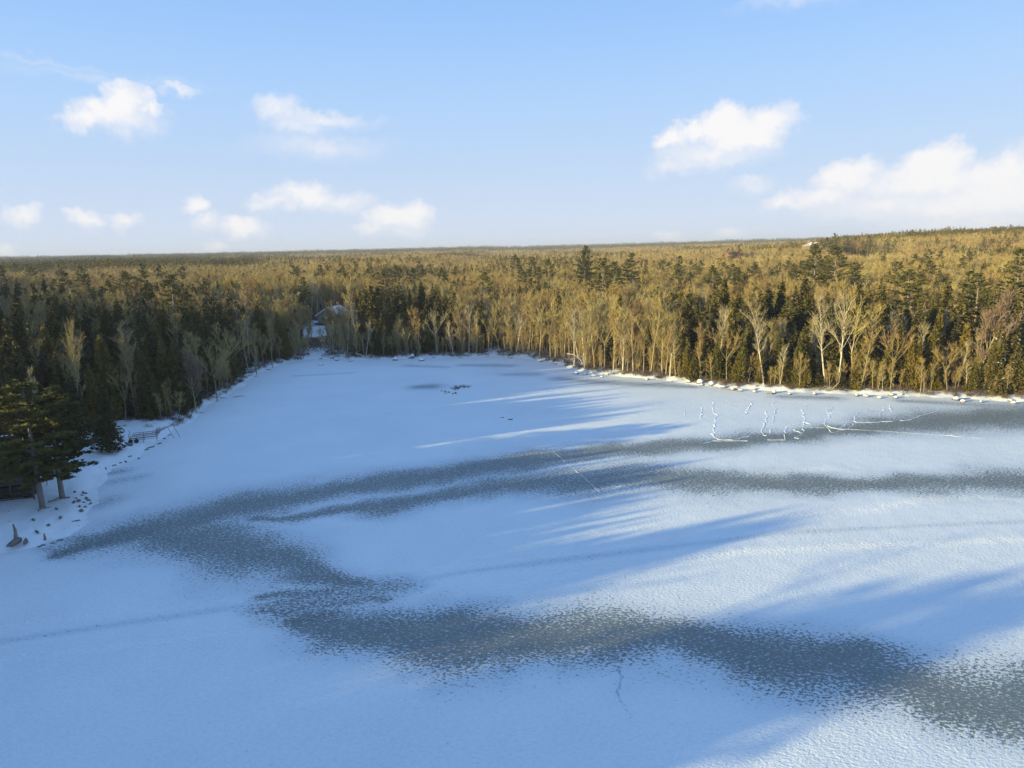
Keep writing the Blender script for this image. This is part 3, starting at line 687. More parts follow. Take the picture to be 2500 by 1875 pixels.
RC = [(1482,826,745,'cedar',0,'ochre cedar at the water line where the right shore begins'),(1498,830,765,'cedar',0,'low green cedar tucked beside the first shore cedar'),(1547,835,722,'cedar',1,'narrow tall cedar second along the sunlit right shore'),(1602,843,712,'cedar',1,'pointed green cedar third along the sunlit right shore'),(1590,842,770,'cedar',0,'short cedar leaning on the pointed green cedar'),
 (1700,847,770,'hemlock',0,'bushy dark cedar left of the fallen birch on the right shore'),(1722,850,715,'cedar',0,'slim ochre cedar behind the bushy dark cedar'),(1738,848,760,'cedar',0,'ochre cedar touching the fallen pole on the right shore'),(1812,852,800,'hemlock',0,'low spreading evergreen beside the fallen pole'),(1845,855,775,'cedar',0,'small green cedar near the snowy gap right of the fallen pole'),
 (1890,855,770,'cedar',0,'bright ochre bush shaped cedar on the right shore'),(1908,856,748,'cedar',0,'tall rust coloured cedar behind the ochre bush'),(1960,857,700,'cedar',0,'tall full cedar left of the small ochre cedar'),(1975,858,730,'cedar',0,'green cedar half hidden by the tall full cedar'),(2020,860,806,'cedar',0,'small bright ochre cedar by itself on the right shore'),
 (2100,864,775,'cedar',0,'green cedar left of the snow dusted evergreen'),(2145,866,690,'hemlock',34,'large snow dusted evergreen near the right end of the shore'),(2180,868,700,'hemlock',30,'snow dusted evergreen at the extreme right of the shore'),(2205,870,760,'cedar',8,'low cedar touching the right edge of the photo'),(1760,849,790,'hemlock',8,'short dark evergreen with snow flecks under the white birch'),(1665,845,790,'cedar',5,'stubby cedar left of the bushy dark cedar'),(1640,843,745,'cedar',0,'dim cedar between the pointed cedar and the birch')]
for k, (bx, by_, ty, kd, sn, lab) in enumerate(RC): base_tree(kd, k, bx, by_-4, ty, lab, 'cedar tree' if kd == 'cedar' else 'hemlock tree', snow=sn, sxy=.82 if kd == 'cedar' else .9)
RB = [('birch',1,1783,846,640,'white birch with forked trunk tallest on the right shore'),('birch',0,1812,846,628,'leaning white barked tree right of the tallest birch'),('birch',2,1650,840,655,'twin stemmed pale birch left of the bushy dark cedar'),('pale',0,1965,800,652,'yellow bare tree with fan crown amid dark evergreens at right'),('wide',1,2045,862,735,'broad golden bare tree rising beside the small ochre cedar'),('birch',1,2085,858,775,'small leaning white stem near the snow dusted evergreen'),('red',0,2105,845,650,'reddish bare tree with tangled crown at the right'),
 ('wide',0,1930,852,690,'golden bare tree between two tall cedars on the right'),('slim',3,1860,852,660,'slender yellow tree above the snowy gap on the right'),('wide',1,1840,850,640,'wide crowned golden tree behind the leaning birch'),('birch',0,1547,820,655,'white trunked tree in front of dark evergreens at the start of the cedars'),('birch',2,1685,842,740,'short crooked white tree beside the slim ochre cedar'),('slim',0,1900,800,640,'thin bare tree poking over the rust coloured cedar'),('wide',0,1570,828,700,'bare tree with arching limbs behind the second cedar')]
for (kd, v, bx, by_, ty, lab) in RB: base_tree(kd, v, bx, by_-4, ty, lab, 'birch tree' if kd == 'birch' else 'bare tree')
LINE = [(1000,770,660),(1030,771,672),(1060,770,665),(1090,772,650),(1115,773,668),(1142,775,640),(1165,778,660),(1190,783,640),(1218,788,650),(1240,795,660),(1262,802,640),(1285,806,650),(1305,808,655),(1325,810,640),(1345,811,662),(1368,813,650),(1390,815,670),(1405,816,640),(1430,819,655),(1447,820,690),(1460,822,665),(1512,830,700),(1080,771,700),(1280,806,720),(980,771,690),(965,770,700),(905,772,690),(880,772,705),(860,773,690),(750,775,690),(735,775,700),(720,774,695),(705,774,710),(770,775,700),(790,774,690),(650,776,690),(635,779,700)]
zone = lambda px: ('left of the lake house gap' if px < 690 else 'below the lake house' if px < 800 else 'in front of the evergreen cluster' if px < 990 else 'right of the vase crowned tree' if px < 1200 else 'between centre and first shore cedar')
hw = {'slim': 'slender', 'wide': 'forked', 'birch': 'white stemmed'}
for k, (bx, by_, ty) in enumerate(LINE):
    kd = ['slim', 'slim', 'wide', 'slim', 'birch'][k % 5]
    hgt_ = 'tall' if ty < 665 else 'shorter' if ty > 688 else 'middling'
    base_tree(kd, k, bx, by_-5, ty, f'{hgt_} {hw[kd]} bare tree {zone(bx)}', 'birch tree' if kd == 'birch' else 'bare tree', group='bare trees along the far shore')

# more individual trees in the rows right behind the visible shore
rg = np.random.RandomState(11)
def ok(x, y, r, lst):
    for (a, b_, q) in lst:
        if (a-x)**2+(b_-y)**2 < (r+q*.6)**2: return False
    return True
def conifer_share(x, y):
    """how evergreen the wood is at a place, after the photo"""
    A = math.degrees(math.atan2(x, y)); D = math.hypot(x, y)
    nz = float(wnoise(np.array(x), np.array(y*1.6), 75, 25))
    v = .08+.9*max(0, nz-.22)
    if A < -17 and D < 225: v = .64-(.03*max(0, A+24) if A > -24 else 0)
    elif -12.5 < A < -4.8 and D < 245: v = .62
    elif -17 <= A <= -12.5 and D < 260: v = .28
    elif 11.5 < A and D < 215: v = .42
    elif -4.8 <= A <= 11.5 and D < 240: v = .09
    elif A < -22 and D < 300: v = .45
    return v
house_xy = gp(716, 708, 5.0)
def in_gap(x, y):
    """the open strip from the lake house down to the ice, the clearings on the left bank"""
    hx, hy = house_xy; sx_, sy_ = gp(690, 775)
    if abs(x-hx) < 7 and -3.5 < y-hy < 11: return True
    t = (y-sy_)/(hy-sy_) if hy != sy_ else 0
    if 0 <= t <= 1 and abs(x-(sx_+(hx-4-sx_)*t)) < 1.6+1.8*t: return True
    if y < 116 and x > -84 and y > 55: return True          # clearing round the cabin
    if y < 128 and y >= 110 and x > -76: return True
    return False
def corridor(x, y):
    c = y-.404*x
    return x < -58 and (abs(c-115.5) < 1.2 or abs(c-144.5) < 1.5)
nB = nC = 0; tries = 0; NEW = []
while (nB < 215 or nC < 120) and tries < 9000:
    tries += 1
    i_ = rg.randint(8, len(SHORE_PX)+7); a = SHORE[i_]; b_ = SHORE[i_+1]
    u = rg.rand(); x0 = a[0]+(b_[0]-a[0])*u; y0 = a[1]+(b_[1]-a[1])*u
    L = math.hypot(b_[0]-a[0], b_[1]-a[1]); nx_, ny_ = -(b_[1]-a[1])/L, (b_[0]-a[0])/L
    dd = rg.uniform(1.5, 30)**1.0; x, y = x0+nx_*dd, y0+ny_*dd
    sdd = float(sdist(np.array([x]), np.array([y]))[0])
    if sdd < 1.2 or y < 60 or in_gap(x, y): continue
    A = math.degrees(math.atan2(x, y))
    if A > 37.5 or A < -38: continue
    if not ok(x, y, .75, PLACED) or corridor(x, y): continue
    con = rg.rand() < conifer_share(x, y) and not -17 < A < -13
    zn = ('the shaded left bank' if A < -22 else 'the lake house wood' if A < -12 else 'the far shore' if A < -2 else 'the golden shore' if A < 12 else 'the sunlit right shore')
    dep = 'front rows' if sdd < 12 else 'back rows'
    if con and nC < 120:
        kd = ['hemlock', 'cedar', 'hemlock', 'spruce'][rg.randint(4)]; nC += 1
        h = rg.uniform(10, 17) if sdd > 8 else rg.uniform(4, 9)
        tree(kd, rg.randint(9), x, y, h, f'{"tall" if h > 12 else "low"} {kd} in the {dep} of {zn}', kd+' tree', group=f'{kd} trees in {zn}', rz=rg.uniform(0, 6), sxy=h/13)
    elif not con and nB < 215:
        kd = ['slim', 'slim', 'wide', 'birch', 'slim'][rg.randint(5)]; nB += 1
        h = rg.uniform(11, 18)
        if -12 < A < -5: h *= .72
        elif A > 12.5: h *= .86
        if -17 < A < -13: h = rg.uniform(5, 8.5)
        tree(kd, rg.randint(9), x, y, h, f'{"tall" if h > 14.5 else "smaller"} {hw[kd]} bare tree in the {dep} of {zn}', 'birch tree' if kd == 'birch' else 'bare tree', group=f'bare trees in {zn}', rz=rg.uniform(0, 6))
print('inhouse', [(o.name, tuple(o.location)) for o in ALLT if abs(o.location.x-house_xy[0])<9 and abs(o.location.y-house_xy[1])<12], house_xy)
print('individuals', len(ALLT), nB, nC)

# ------------------------------------------------------------ the woods beyond: uncountable, scattered on points
def source_collection(name, items):
    c = bpy.data.collections.new(name)
    for k, me_ in enumerate(items):
        o = bpy.data.objects.new(f'{name}_{k:02d}', me_); c.objects.link(o)
    return c
def scatter(name, pts, idx, rot, scl, col, label, kind='stuff'):
    me_ = bpy.data.meshes.new(name); me_.from_pydata([tuple(p) for p in pts], [], [])
    for nm, ty, dat in (('idx', 'INT', idx), ('rot', 'FLOAT', rot), ('scl', 'FLOAT', scl)):
        a_ = me_.attributes.new(nm, ty, 'POINT'); a_.data.foreach_set('value', np.asarray(dat, np.int32 if ty == 'INT' else np.float32))
    o = bpy.data.objects.new(name, me_); COL.objects.link(o); tag(o, label, kind=kind)
    g = bpy.data.node_groups.new(name, 'GeometryNodeTree')
    g.interface.new_socket('Geometry', in_out='INPUT', socket_type='NodeSocketGeometry')
    g.interface.new_socket('Geometry', in_out='OUTPUT', socket_type='NodeSocketGeometry')
    N, Lk = g.nodes, g.links
    gi, go = N.new('NodeGroupInput'), N.new('NodeGroupOutput'); ip = N.new('GeometryNodeInstanceOnPoints'); ci = N.new('GeometryNodeCollectionInfo')
    ci.inputs['Collection'].default_value = col; ci.inputs['Separate Children'].default_value = True; ci.inputs['Reset Children'].default_value = True
    ip.inputs['Pick Instance'].default_value = True
    def attr(nm, ty):
        n = N.new('GeometryNodeInputNamedAttribute'); n.data_type = ty; n.inputs['Name'].default_value = nm; return n.outputs['Attribute']
    cx = N.new('ShaderNodeCombineXYZ'); Lk.new(attr('rot', 'FLOAT'), cx.inputs[2])
    Lk.new(gi.outputs[0], ip.inputs['Points']); Lk.new(ci.outputs[0], ip.inputs['Instance']); Lk.new(attr('idx', 'INT'), ip.inputs['Instance Index'])
    Lk.new(cx.outputs[0], ip.inputs['Rotation']); Lk.new(attr('scl', 'FLOAT'), ip.inputs['Scale']); Lk.new(ip.outputs[0], go.inputs[0])
    md = o.modifiers.new('scatter', 'NODES'); md.node_group = g
    return o
items = []; KIDX = {}
for kd in ('slim', 'wide', 'birch', 'red', 'cedar', 'hemlock', 'spruce', 'pine'):
    for (tm, cmn, H0, wood, crown, bm_, cm_) in PROTO[kd]:
        KIDX.setdefault(kd, []).append((len(items), H0)); items.append(joined('wood_'+kd, [(wood, bm_), (crown, cm_)]))
wood_col = source_collection('woodland_source', items)
occ = {}
for (x, y, r) in PLACED: occ.setdefault((int(x//6), int(y//6)), []).append((x, y, r))
def near_ok(x, y, r):
    cx_, cy_ = int(x//6), int(y//6)
    for a in (-1, 0, 1):
        for b_ in (-1, 0, 1):
            for (p, q, s) in occ.get((cx_+a, cy_+b_), ()):
                if (p-x)**2+(q-y)**2 < (r+s*.5)**2: return False
    return True
cand = []
N0 = 60000
Dc = np.sqrt(rg.uniform(60**2, 460**2, N0)); Ac = np.radians(rg.uniform(-43, 43, N0))
xs, ys = Dc*np.sin(Ac), Dc*np.cos(Ac)
# left shore out of the frame, behind and beside the camera: the trees that shade the ice
xo, yo = rg.uniform(-150, -60, 9000), rg.uniform(-60, 95, 9000)
xs = np.concatenate([xs, xo]); ys = np.concatenate([ys, yo])
sds = sdist(xs, ys); zs = terr(xs, ys, sds)
keep = sds > np.where(Dc.mean() > 0, 1.5, 1.5)
pts, idx, rot, scl = [], [], [], []
for x, y, sdd, z in zip(xs[keep], ys[keep], sds[keep], zs[keep]):
    D = math.hypot(x, y); A = math.degrees(math.atan2(x, y))
    off = A < -38
    if corridor(x, y): continue
    if not off and (in_gap(x, y) or (sdd < 5 and rg.rand() < .5)): continue
    if off and y > 62 and x > -80: continue
    if not near_ok(x, y, (2.2 if 8 < y+(-66-x)*.404 < 19 else 1.2 if 19 < y+(-66-x)*.404 < 33 else 1.5) if off else 1.25 if sdd < 60 else 1.45): continue
    if rg.rand() < conifer_share(x, y):
        kd = ['hemlock', 'cedar', 'hemlock', 'cedar', 'hemlock', 'spruce', 'hemlock', 'cedar', 'pine'][rg.randint(9 if D > 250 else 8)]; h = rg.uniform(11, 18)+(4 if kd == 'pine' else 0)
    else:
        kd = ['slim', 'slim', 'wide', 'slim', 'birch', 'wide', 'slim', 'slim'][rg.randint(8)]; h = rg.uniform(12, 17.5)
    if sdd < 8: h *= .8
    if kd in ('slim', 'wide') and sdd < 45 and rg.rand() < .45: h *= rg.uniform(.4, .75)
    if -17.5 < A < -12.8 and D < 254: kd = 'slim'; h = rg.uniform(7, 10.5)
    if kd in ('slim', 'wide', 'birch') and (-12 < A < -5 or A > 12.5) and sdd < 24: h *= .72
    if off:     # heights of the shading shore woods
        yy = y+(-66-x)*.404
        h = 16 if yy > 39 else 20.5 if yy > 33 else 15 if yy >= 19 else 24 if yy > 8 else 14
        if y > 60: h = 17 if x > -100 else 22
        h *= rg.uniform(.85, 1.04)
        if rg.rand() < .35: kd = ['hemlock', 'cedar', 'pine'][rg.randint(3)]
        if 19 < yy < 33: kd = ['slim', 'wide'][rg.randint(2)]
        if 76 < yy < 91: h = 9.5 if x > -100 else 18
    k, H0 = KIDX[kd][rg.randint(len(KIDX[kd]))]
    occ.setdefault((int(x//6), int(y//6)), []).append((x, y, 1.5))
    pts.append((x, y, z-.1)); idx.append(k); rot.append(rg.uniform(0, 6.28)); scl.append(h/H0)
for _ in range(1500):       # saplings and thin understory stems near the shore
    i_ = rg.randint(16, len(SHORE_PX)+7); a = SHORE[i_]; b_ = SHORE[i_+1]; u = rg.rand(); L = math.hypot(b_[0]-a[0], b_[1]-a[1]); dd = rg.uniform(1.2, 24)
    x, y = a[0]+(b_[0]-a[0])*u-(b_[1]-a[1])/L*dd, a[1]+(b_[1]-a[1])*u+(b_[0]-a[0])/L*dd
    A = math.degrees(math.atan2(x, y))
    if A > 38 or in_gap(x, y) or y < 125 or (A < -20 and rg.rand() < .5): continue
    k, H0 = KIDX['slim'][rg.randint(5)]; h = rg.uniform(3.5, 8.5)
    pts.append((x, y, th(x, y)-.1)); idx.append(k); rot.append(rg.uniform(0, 6.28)); scl.append(h/H0)
for _ in range(150):        # big pines standing out on the ridges
    A = rg.uniform(-40, -14) if rg.rand() < .5 else rg.uniform(11, 40); D = rg.uniform(520, 980)
    x, y = D*math.sin(math.radians(A)), D*math.cos(math.radians(A)); k, H0 = KIDX['pine'][rg.randint(3)]
    for q in range(rg.randint(1, 4)):
        xx, yy = x+rg.normal(0, 9), y+rg.normal(0, 6); h = rg.uniform(15, 19.5)
        pts.append((xx, yy, th(xx, yy)-.1)); idx.append(k); rot.append(rg.uniform(0, 6.28)); scl.append(h/H0)
print('woodland', len(pts))
scatter('woodland', pts, idx, rot, scl, wood_col, 'mixed winter woodland of bare and evergreen trees filling the land behind the shore')

# undergrowth along the shore and under the trees
under = [shrub(s, 1.5).mesh('brush', M['brush']) for s in range(4)]
ucol = source_collection('undergrowth_source', under)
P2, i2, r2_, s2 = [], [], [], []
xs2 = []; 
for _ in range(3400):
    i_ = rg.randint(8, len(SHORE_PX)+7); a = SHORE[i_]; b_ = SHORE[i_+1]; u = rg.rand(); L = math.hypot(b_[0]-a[0], b_[1]-a[1]); dd = 1.0+abs(rg.normal(0, 7))
    xs2.append((a[0]+(b_[0]-a[0])*u-(b_[1]-a[1])/L*dd, a[1]+(b_[1]-a[1])*u+(b_[0]-a[0])/L*dd))
xs2 = np.array(xs2); sd2 = sdist(xs2[:, 0], xs2[:, 1]); z2 = terr(xs2[:, 0], xs2[:, 1], sd2)
for (x, y), s_, z in zip(xs2, sd2, z2):
    if s_ < .8 or (y < 118 and x < -50) or in_gap(x, y) and rg.rand() < .9: continue
    P2.append((x, y, z)); i2.append(rg.randint(4)); r2_.append(rg.uniform(0, 6.28)); s2.append(rg.uniform(.3, 1.0))
scatter('undergrowth', P2, i2, r2_, s2, ucol, 'leafless brush growing under the trees along the snowy shore')

# far forest canopy in patches of low trees
def far_patch(seed, share, size=22.0, n=34):
    rn = random.Random(seed); bw = MB(); cw = MB(); cn = MB()
    for _ in range(n):
        x, y = rn.uniform(-size/2, size/2), rn.uniform(-size/2, size/2); h = rn.uniform(11, 17)
        if rn.random() < share:
            big = rn.random() < .25; h += 3 if big else 0; r = rn.uniform(1.5, 2.4)
            for q in range(130):
                t = rn.random()**1.2; an = rn.uniform(0, 6.28); rr = r*(1-t)**.7*rn.uniform(.4, 1.15); s = rn.uniform(.45, .9)
                p = (x+rr*math.cos(an), y+rr*math.sin(an), h*(.2+.8*t)); d = nrmv((math.cos(an), math.sin(an), rn.uniform(.1, 1))); sd3 = nrmv(cross(d, (rn.gauss(0, 1), rn.gauss(0, 1), 1)))
                cn.tri(add(p, sd3, s*.5), add(p, sd3, -s*.5), add(p, d, s))
        else:
            bw.tube([(x, y, 0), (x+rn.gauss(0, .3), y+rn.gauss(0, .3), h*.75)], [.13, .05], 3)
            for q in range(9):
                t = rn.uniform(.4, .85); an = rn.uniform(0, 6.28); e = rn.uniform(.6, 1.2); L = h*rn.uniform(.2, .38)
                bw.twig((x, y, h*t), (x+L*math.cos(an)*math.cos(e), y+L*math.sin(an)*math.cos(e), h*t+L*math.sin(e)), .07, rn)
            for q in range(120):
                t = rn.uniform(.45, 1); an = rn.uniform(0, 6.28); rr = 2.6*math.sin(min(1, (1.05-t)*2.2)*1.57)*rn.random()**.5
                p = (x+rr*math.cos(an), y+rr*math.sin(an), h*t-.6); e = rn.uniform(.7, 1.5); L = rn.uniform(.9, 1.9); aa = an+rn.gauss(0, .6)
                cw.twig(p, (p[0]+L*math.cos(aa)*math.cos(e), p[1]+L*math.sin(aa)*math.cos(e), p[2]+L*math.sin(e)), .06, rn)
    return joined('far_patch', [(bw, M['bark']), (cw, M['twig']), (cn, M['cedar'])])
fitems = [far_patch(200+s, .05) for s in range(4)]+[far_patch(210+s, .4) for s in range(3)]+[far_patch(220+s, .92) for s in range(3)]
fcol = source_collection('far_wood_source', fitems)
P3, i3, r3, s3 = [], [], [], []
D = 435.0
while D < 5200:
    st = 16.5 if D < 1100 else 16.5*(D/1100)**1.15
    na_ = int(math.radians(82)*D/st)
    for k in range(na_):
        A = math.radians(-41+82*(k+rg.rand())/na_); d_ = D+rg.uniform(-.5, .5)*st; x, y = d_*math.sin(A), d_*math.cos(A)
        P3.append((x, y))
    D += st*(.9 if D < 1500 else 1.4)
P3 = np.array(P3); z3 = terr(P3[:, 0], P3[:, 1])
FIELD = gp(1990, 527, 24)
out = []
for (x, y), z in zip(P3, z3):
    D = math.hypot(x, y); A = math.degrees(math.atan2(x, y))
    c = wnoise(np.array(x), np.array(y), 260, 12, 8)+.7*wnoise(np.array(x*.35), np.array(y*2.3), 150, 3, 6)
    c += .9*float(smooth(20, 32, A)*smooth(560, 800, D))
    if A < -20 and D > 620: c += 1.0
    if D > 2300: c += 3
    if 25.8 < A < 30.2 and 535 < D < 612: continue
    if min(math.hypot(x-271, y-560), math.hypot(x-193, y-575)) < 26: continue
    c = float(c); k = rg.randint(4) if c < .28 else 4+rg.randint(3) if c < .75 else 7+rg.randint(3)
    out.append((x, y, z-.3)); i3.append(k); r3.append(rg.uniform(0, 6.28)); s3.append((1.0+.15*rg.rand()) if D < 1100 else (D/1100)**.5*rg.uniform(.95, 1.1))
print('patches', len(out))
scatter('distant_forest', out, i3, r3, s3, fcol, 'distant golden and dark green forest canopy reaching to the horizon ridges')

# ------------------------------------------------------------ boulders, logs, brush on the ice
import bmesh
def rock_meshes(seed):
    rn = random.Random(seed); bm = bmesh.new(); bmesh.ops.create_icosphere(bm, subdivisions=2, radius=1.0)
    axes = [(nrmv((rn.gauss(0, 1), rn.gauss(0, 1), rn.gauss(0, 1))), rn.uniform(.55, .9)) for _ in range(9)]
    for v_ in bm.verts:
        for a_, c_ in axes:
            d = v_.co.dot(Vector(a_))
            if d > c_: v_.co -= Vector(a_)*(d-c_)*.85
        v_.co *= rn.uniform(.95, 1.05)
        v_.co.z = max(v_.co.z*.7, -.3)
    rk = bpy.data.meshes.new('stone'); bm.to_mesh(rk); rk.materials.append(M['rock'])
    for f in [f for f in bm.faces if f.normal.z < .55 or f.calc_center_median().z < .2]: bm.faces.remove(f)
    for v_ in [v_ for v_ in bm.verts if not v_.link_faces]: bm.verts.remove(v_)
    edge = {v_ for e in bm.edges if e.is_boundary for v_ in e.verts}
    for v_ in bm.verts: v_.co = v_.co*1.03 + Vector((0, 0, -.04 if v_ in edge else .04))
    cp_ = bpy.data.meshes.new('snow_cap'); bm.to_mesh(cp_); cp_.shade_smooth(); cp_.materials.append(M['snow']); bm.free()
    return rk, cp_
ROCKS = [rock_meshes(40+k) for k in range(6)]
def boulder(k, px, py, w, d, h, label, group=None, cap=True, rz=0.0):
    x, y = gp(px, py, .2); z = max(th(x, y), 0)
    if z > .05: x, y = gp(px, py, z)
    rt = empty('boulder', (x, y, z-.05), rz or (px*1.7) % 6); rt.scale = (w/2, d/2, h/.75)
    for nm, me_ in (('stone', ROCKS[k % 6][0]), ('snow_cap', ROCKS[k % 6][1])):
        if nm == 'snow_cap' and not cap: continue
        o = bpy.data.objects.new(nm, me_); COL.objects.link(o); o.parent = rt
    tag(rt, label, 'boulder', group); return rt
B_ = [(728,777,2.2,1.2,.7,'dark flat boulder on the far shore right of the lake house gap'),(757,779,1.4,1,.6,'small white capped boulder beside the fallen log'),(694,787,2.2,1.2,.5,'low dark rock jutting onto the ice below the house gap'),
 (854,777,1.8,1.6,1.1,'round snow mound boulder under the dark evergreens of the far shore'),(892,772,2.0,1.6,1.3,'tall snow covered boulder left of the dark far shore rock'),(911,778,2.0,1.4,.9,'dark angular boulder beside the vase crowned tree'),(882,773,1.2,1,.9,'narrow snow capped boulder in the far shore pair'),
 (579,797,1.6,1,.6,'snowy rock at the inner corner of the left shore'),(552,811,1.6,1,.5,'low snowy rock nearest the left corner reeds'),
 (1245,806,2.4,1.8,.9,'big smooth snow mound where the centre shore bends'),(1264,808,2.2,1.2,.6,'dark shore rock just right of the smooth snow mound'),(1283,811,2.0,1.2,.6,'second dark shore rock right of the snow mound'),(1300,813,1.2,1,.5,'small dark rock ending the row by the snow mound'),
 (1398,819,1.6,1,.6,'small snowy boulder along the golden shore'),(1487,826,1.6,1.2,.7,'snowy boulder right below the first shore cedar'),(1512,829,2.2,1.6,1.2,'pointed white boulder between the first two shore cedars'),(1537,831,1.8,1.4,1.1,'yellow lit white boulder beside the second shore cedar'),(1560,836,2.6,1.2,.7,'long dark ledge rock right of the second shore cedar'),(1585,840,2.2,1.2,.6,'dark ledge rock under the third shore cedar'),
 (1600,842,1.6,1,.5,'snow topped rock at the foot of the third shore cedar'),(1630,845,1.6,1,.5,'small brown rock on the right shore beach'),(1672,847,1.8,1.2,.8,'rounded white boulder on the right shore left of the bushy cedar'),(1662,849,2.4,.9,.4,'low brown slab under the rounded white boulder'),
 (1850,853,1.8,1.2,.7,'snowy boulder in the gap right of the fallen pole'),(1870,855,1.6,1.2,.7,'white boulder left of the ochre bush shaped cedar'),(1935,858,1.4,1,.6,'small boulder between two tall cedars of the right shore'),(2065,862,2,1.6,.9,'boulder heaped with snow by the broad golden tree'),(2080,866,1.4,1,.6,'small boulder in front of the snow heaped one'),(2120,867,1.5,1,.6,'boulder left of the large snow dusted evergreen'),
 (1085,900,.7,.5,.45,'left stone of the snowy pair out on the ice'),(1103,904,1.0,.7,.6,'right larger stone of the snowy pair out on the ice'),(984,848,.8,.6,.5,'dark stone below the brush islet on the ice'),(1179,806,.7,.5,.3,'lone small stone on the ice near the centre shore bend'),
 (31,1172,2.6,.9,.55,'big dark rock on the near left bank beside the stump'),(56,1168,1.7,.6,.4,'dark rock touching the big one on the near left bank'),(145,1077,1.0,.6,.35,'dark rock at the root of the second pine'),(281,961,1.1,.7,.55,'dark rock under the left end of the dock frame'),
 (1760,850,1.5,1,.6,'dull snow capped boulder under the white birch'),(1705,850,1.5,1,.5,'small snow topped boulder in front of the bushy dark cedar'),(1900,858,1.3,1,.5,'small boulder in front of the rust coloured cedar'),(2190,870,1.6,1.1,.7,'last boulder beside the right edge of the photo')]
for k, (px, py, w_, d_, h_, lab) in enumerate(B_): boulder(k, px, py, w_, d_, h_, lab, cap=not lab.startswith(('big dark', 'dark rock', 'dark stone', 'low brown')))
z2 = lambda x, y: (.2827*x, 752+.2827*y)
SM = [(1060,835),(995,830),(960,860),(920,880),(865,900),(810,920),(1170,745),(1120,768),(1220,722),(1255,685),(1295,658),(1150,752),(880,896)]
for k, p in enumerate(SM): boulder(k, *z2(*p), .7+.3*(k % 3), .4, .28, 'small dark stone in the broken row along the left shore ice edge', 'stone row on the left shore', cap=False)
SM = [(655,1110),(625,1130),(675,1165),(570,1100),(620,1240),(610,1210),(640,1180),(600,1165),(660,1145),(635,1105),(585,1150),(690,1190),(650,1215),(565,1175)]
for k, p in enumerate(SM): boulder(k, *z2(*p), .45+.2*(k % 3), .4, .3, 'small dark stone in the rubble patch right of the two near pines', 'rubble right of the near pines', cap=False)
SM = [(300,1505),(325,1495),(440,1460),(470,1455),(400,1480),(570,1325),(600,1318),(255,1310),(460,1290),(370,1350),(430,1225),(280,1400)]
for k, p in enumerate(SM): boulder(k, *z2(*p), .5+.25*(k % 3), .3, .22, 'small dark stone poking from snow on the near left bank', 'stones on the near left bank', cap=False)
SM = [(954,843),(962,844),(962,848),(969,846),(978,849),(990,838),(1003,836),(1012,835),(982,840)]
for k, (px, py) in enumerate(SM): boulder(k, px, py, .7+.2*(k % 2), .5, .3, 'small dark stone round the brush islet on the ice', 'stones of the brush islet', cap=False)
# scattered snowy stones along the waterline
for k in range(24):
    i_ = rg.randint(18, len(SHORE_PX)+7); a = SHORE[i_]; b_ = SHORE[i_+1]; u = rg.rand(); x, y = a[0]+(b_[0]-a[0])*u+rg.normal(0, .4), a[1]+(b_[1]-a[1])*u+rg.uniform(-.3, 1.2)
    A = math.degrees(math.atan2(x, y))
    if A > 37.5: continue
    zn = 'left bay' if A < -12 else 'far shore' if A < 0 else 'golden shore' if A < 12 else 'sunlit right shore'
    w_ = rg.uniform(.5, 1.4)
    rt = empty('boulder', (x, y, max(0, th(x, y))-.03), rg.uniform(0, 6)); rt.scale = (w_*.6, w_*.45, w_*.6)
    for nm, me_ in (('stone', ROCKS[k % 6][0]), ('snow_cap', ROCKS[k % 6][1])):
        o = bpy.data.objects.new(nm, me_); COL.objects.link(o); o.parent = rt
    tag(rt, f'small snow capped stone at the waterline of the {zn}', 'boulder', f'waterline stones of the {zn}')

def log_(pts, r, label, material='log', name='fallen_log', cat='log', branches=0):
    g = []
    for (px, py, z) in pts:
        x, y = gp(px, py, z+.2); gz = max(th(x, y), 0); x, y = gp(px, py, gz+z); g.append((x, y, gz+z))
    b = MB(); rn = random.Random(len(label)); n = len(g)
    b.tube(g, [r*(1-.6*i/(n-1)) for i in range(n)], 6, True)
    o = b.build(name, M[material])
    for _ in range(branches):
        i = rn.randint(0, n-2); p = add(g[i], (g[i+1][0]-g[i][0], g[i+1][1]-g[i][1], g[i+1][2]-g[i][2]), rn.random())
        bb = MB(); q = (p[0]+rn.uniform(-1.2, 1.2), p[1]+rn.uniform(-.5, .5), p[2]+rn.uniform(.3, 1.2)); bb.tube([p, q], [r*.4, .01], 4); bb.build('branch', M[material], o)
    return tag(o, label, cat)
log_([(768,763,.9),(790,770,.5),(820,777,.2)], .16, 'pale fallen log sloping down to the ice right of the house gap', 'birch', branches=2)
log_([(747,771,.5),(764,780,.05)], .14, 'short snowy log touching the ice left of the longer fallen log', 'birch', branches=1)
log_([(504,858,.06),(517,856,.08),(530,855,.05)], .09, 'thin dark stick frozen on the ice by the left shore')
log_([(1786,845,.2),(1800,838,.9),(1812,826,2.0),(1818,795,4.6)], .15, 'fallen pole propped against the cedars of the right shore', 'log', branches=3)
log_([(1225,764,4.6),(1240,766,4.4),(1253,776,3.0),(1262,792,1.0)], .12, 'pale arched trunk bowing to the ground on the golden shore', 'birch', branches=2)
log_([(1560,841,.1),(1600,846,.1)], .13, 'grey driftwood lying at the waterline under the third shore cedar')
log_([(105,1084,.2),(118,1080,.1),(132,1071,.15)], .09, 'dark curved root branch between the two near pines', branches=1)
log_([(82,1103,.12),(92,1097,.3),(108,1095,.12)], .10, 'snaking root at the foot of the nearest pine')
st_ = MB(); p = gp(36, 1170, .3); p = (p[0], p[1], th(*p)-.1); st_.tube([p, (p[0]+.05, p[1], p[2]+.8), (p[0]-.1, p[1]+.05, p[2]+1.7)], [.22, .16, .08], 7, True)
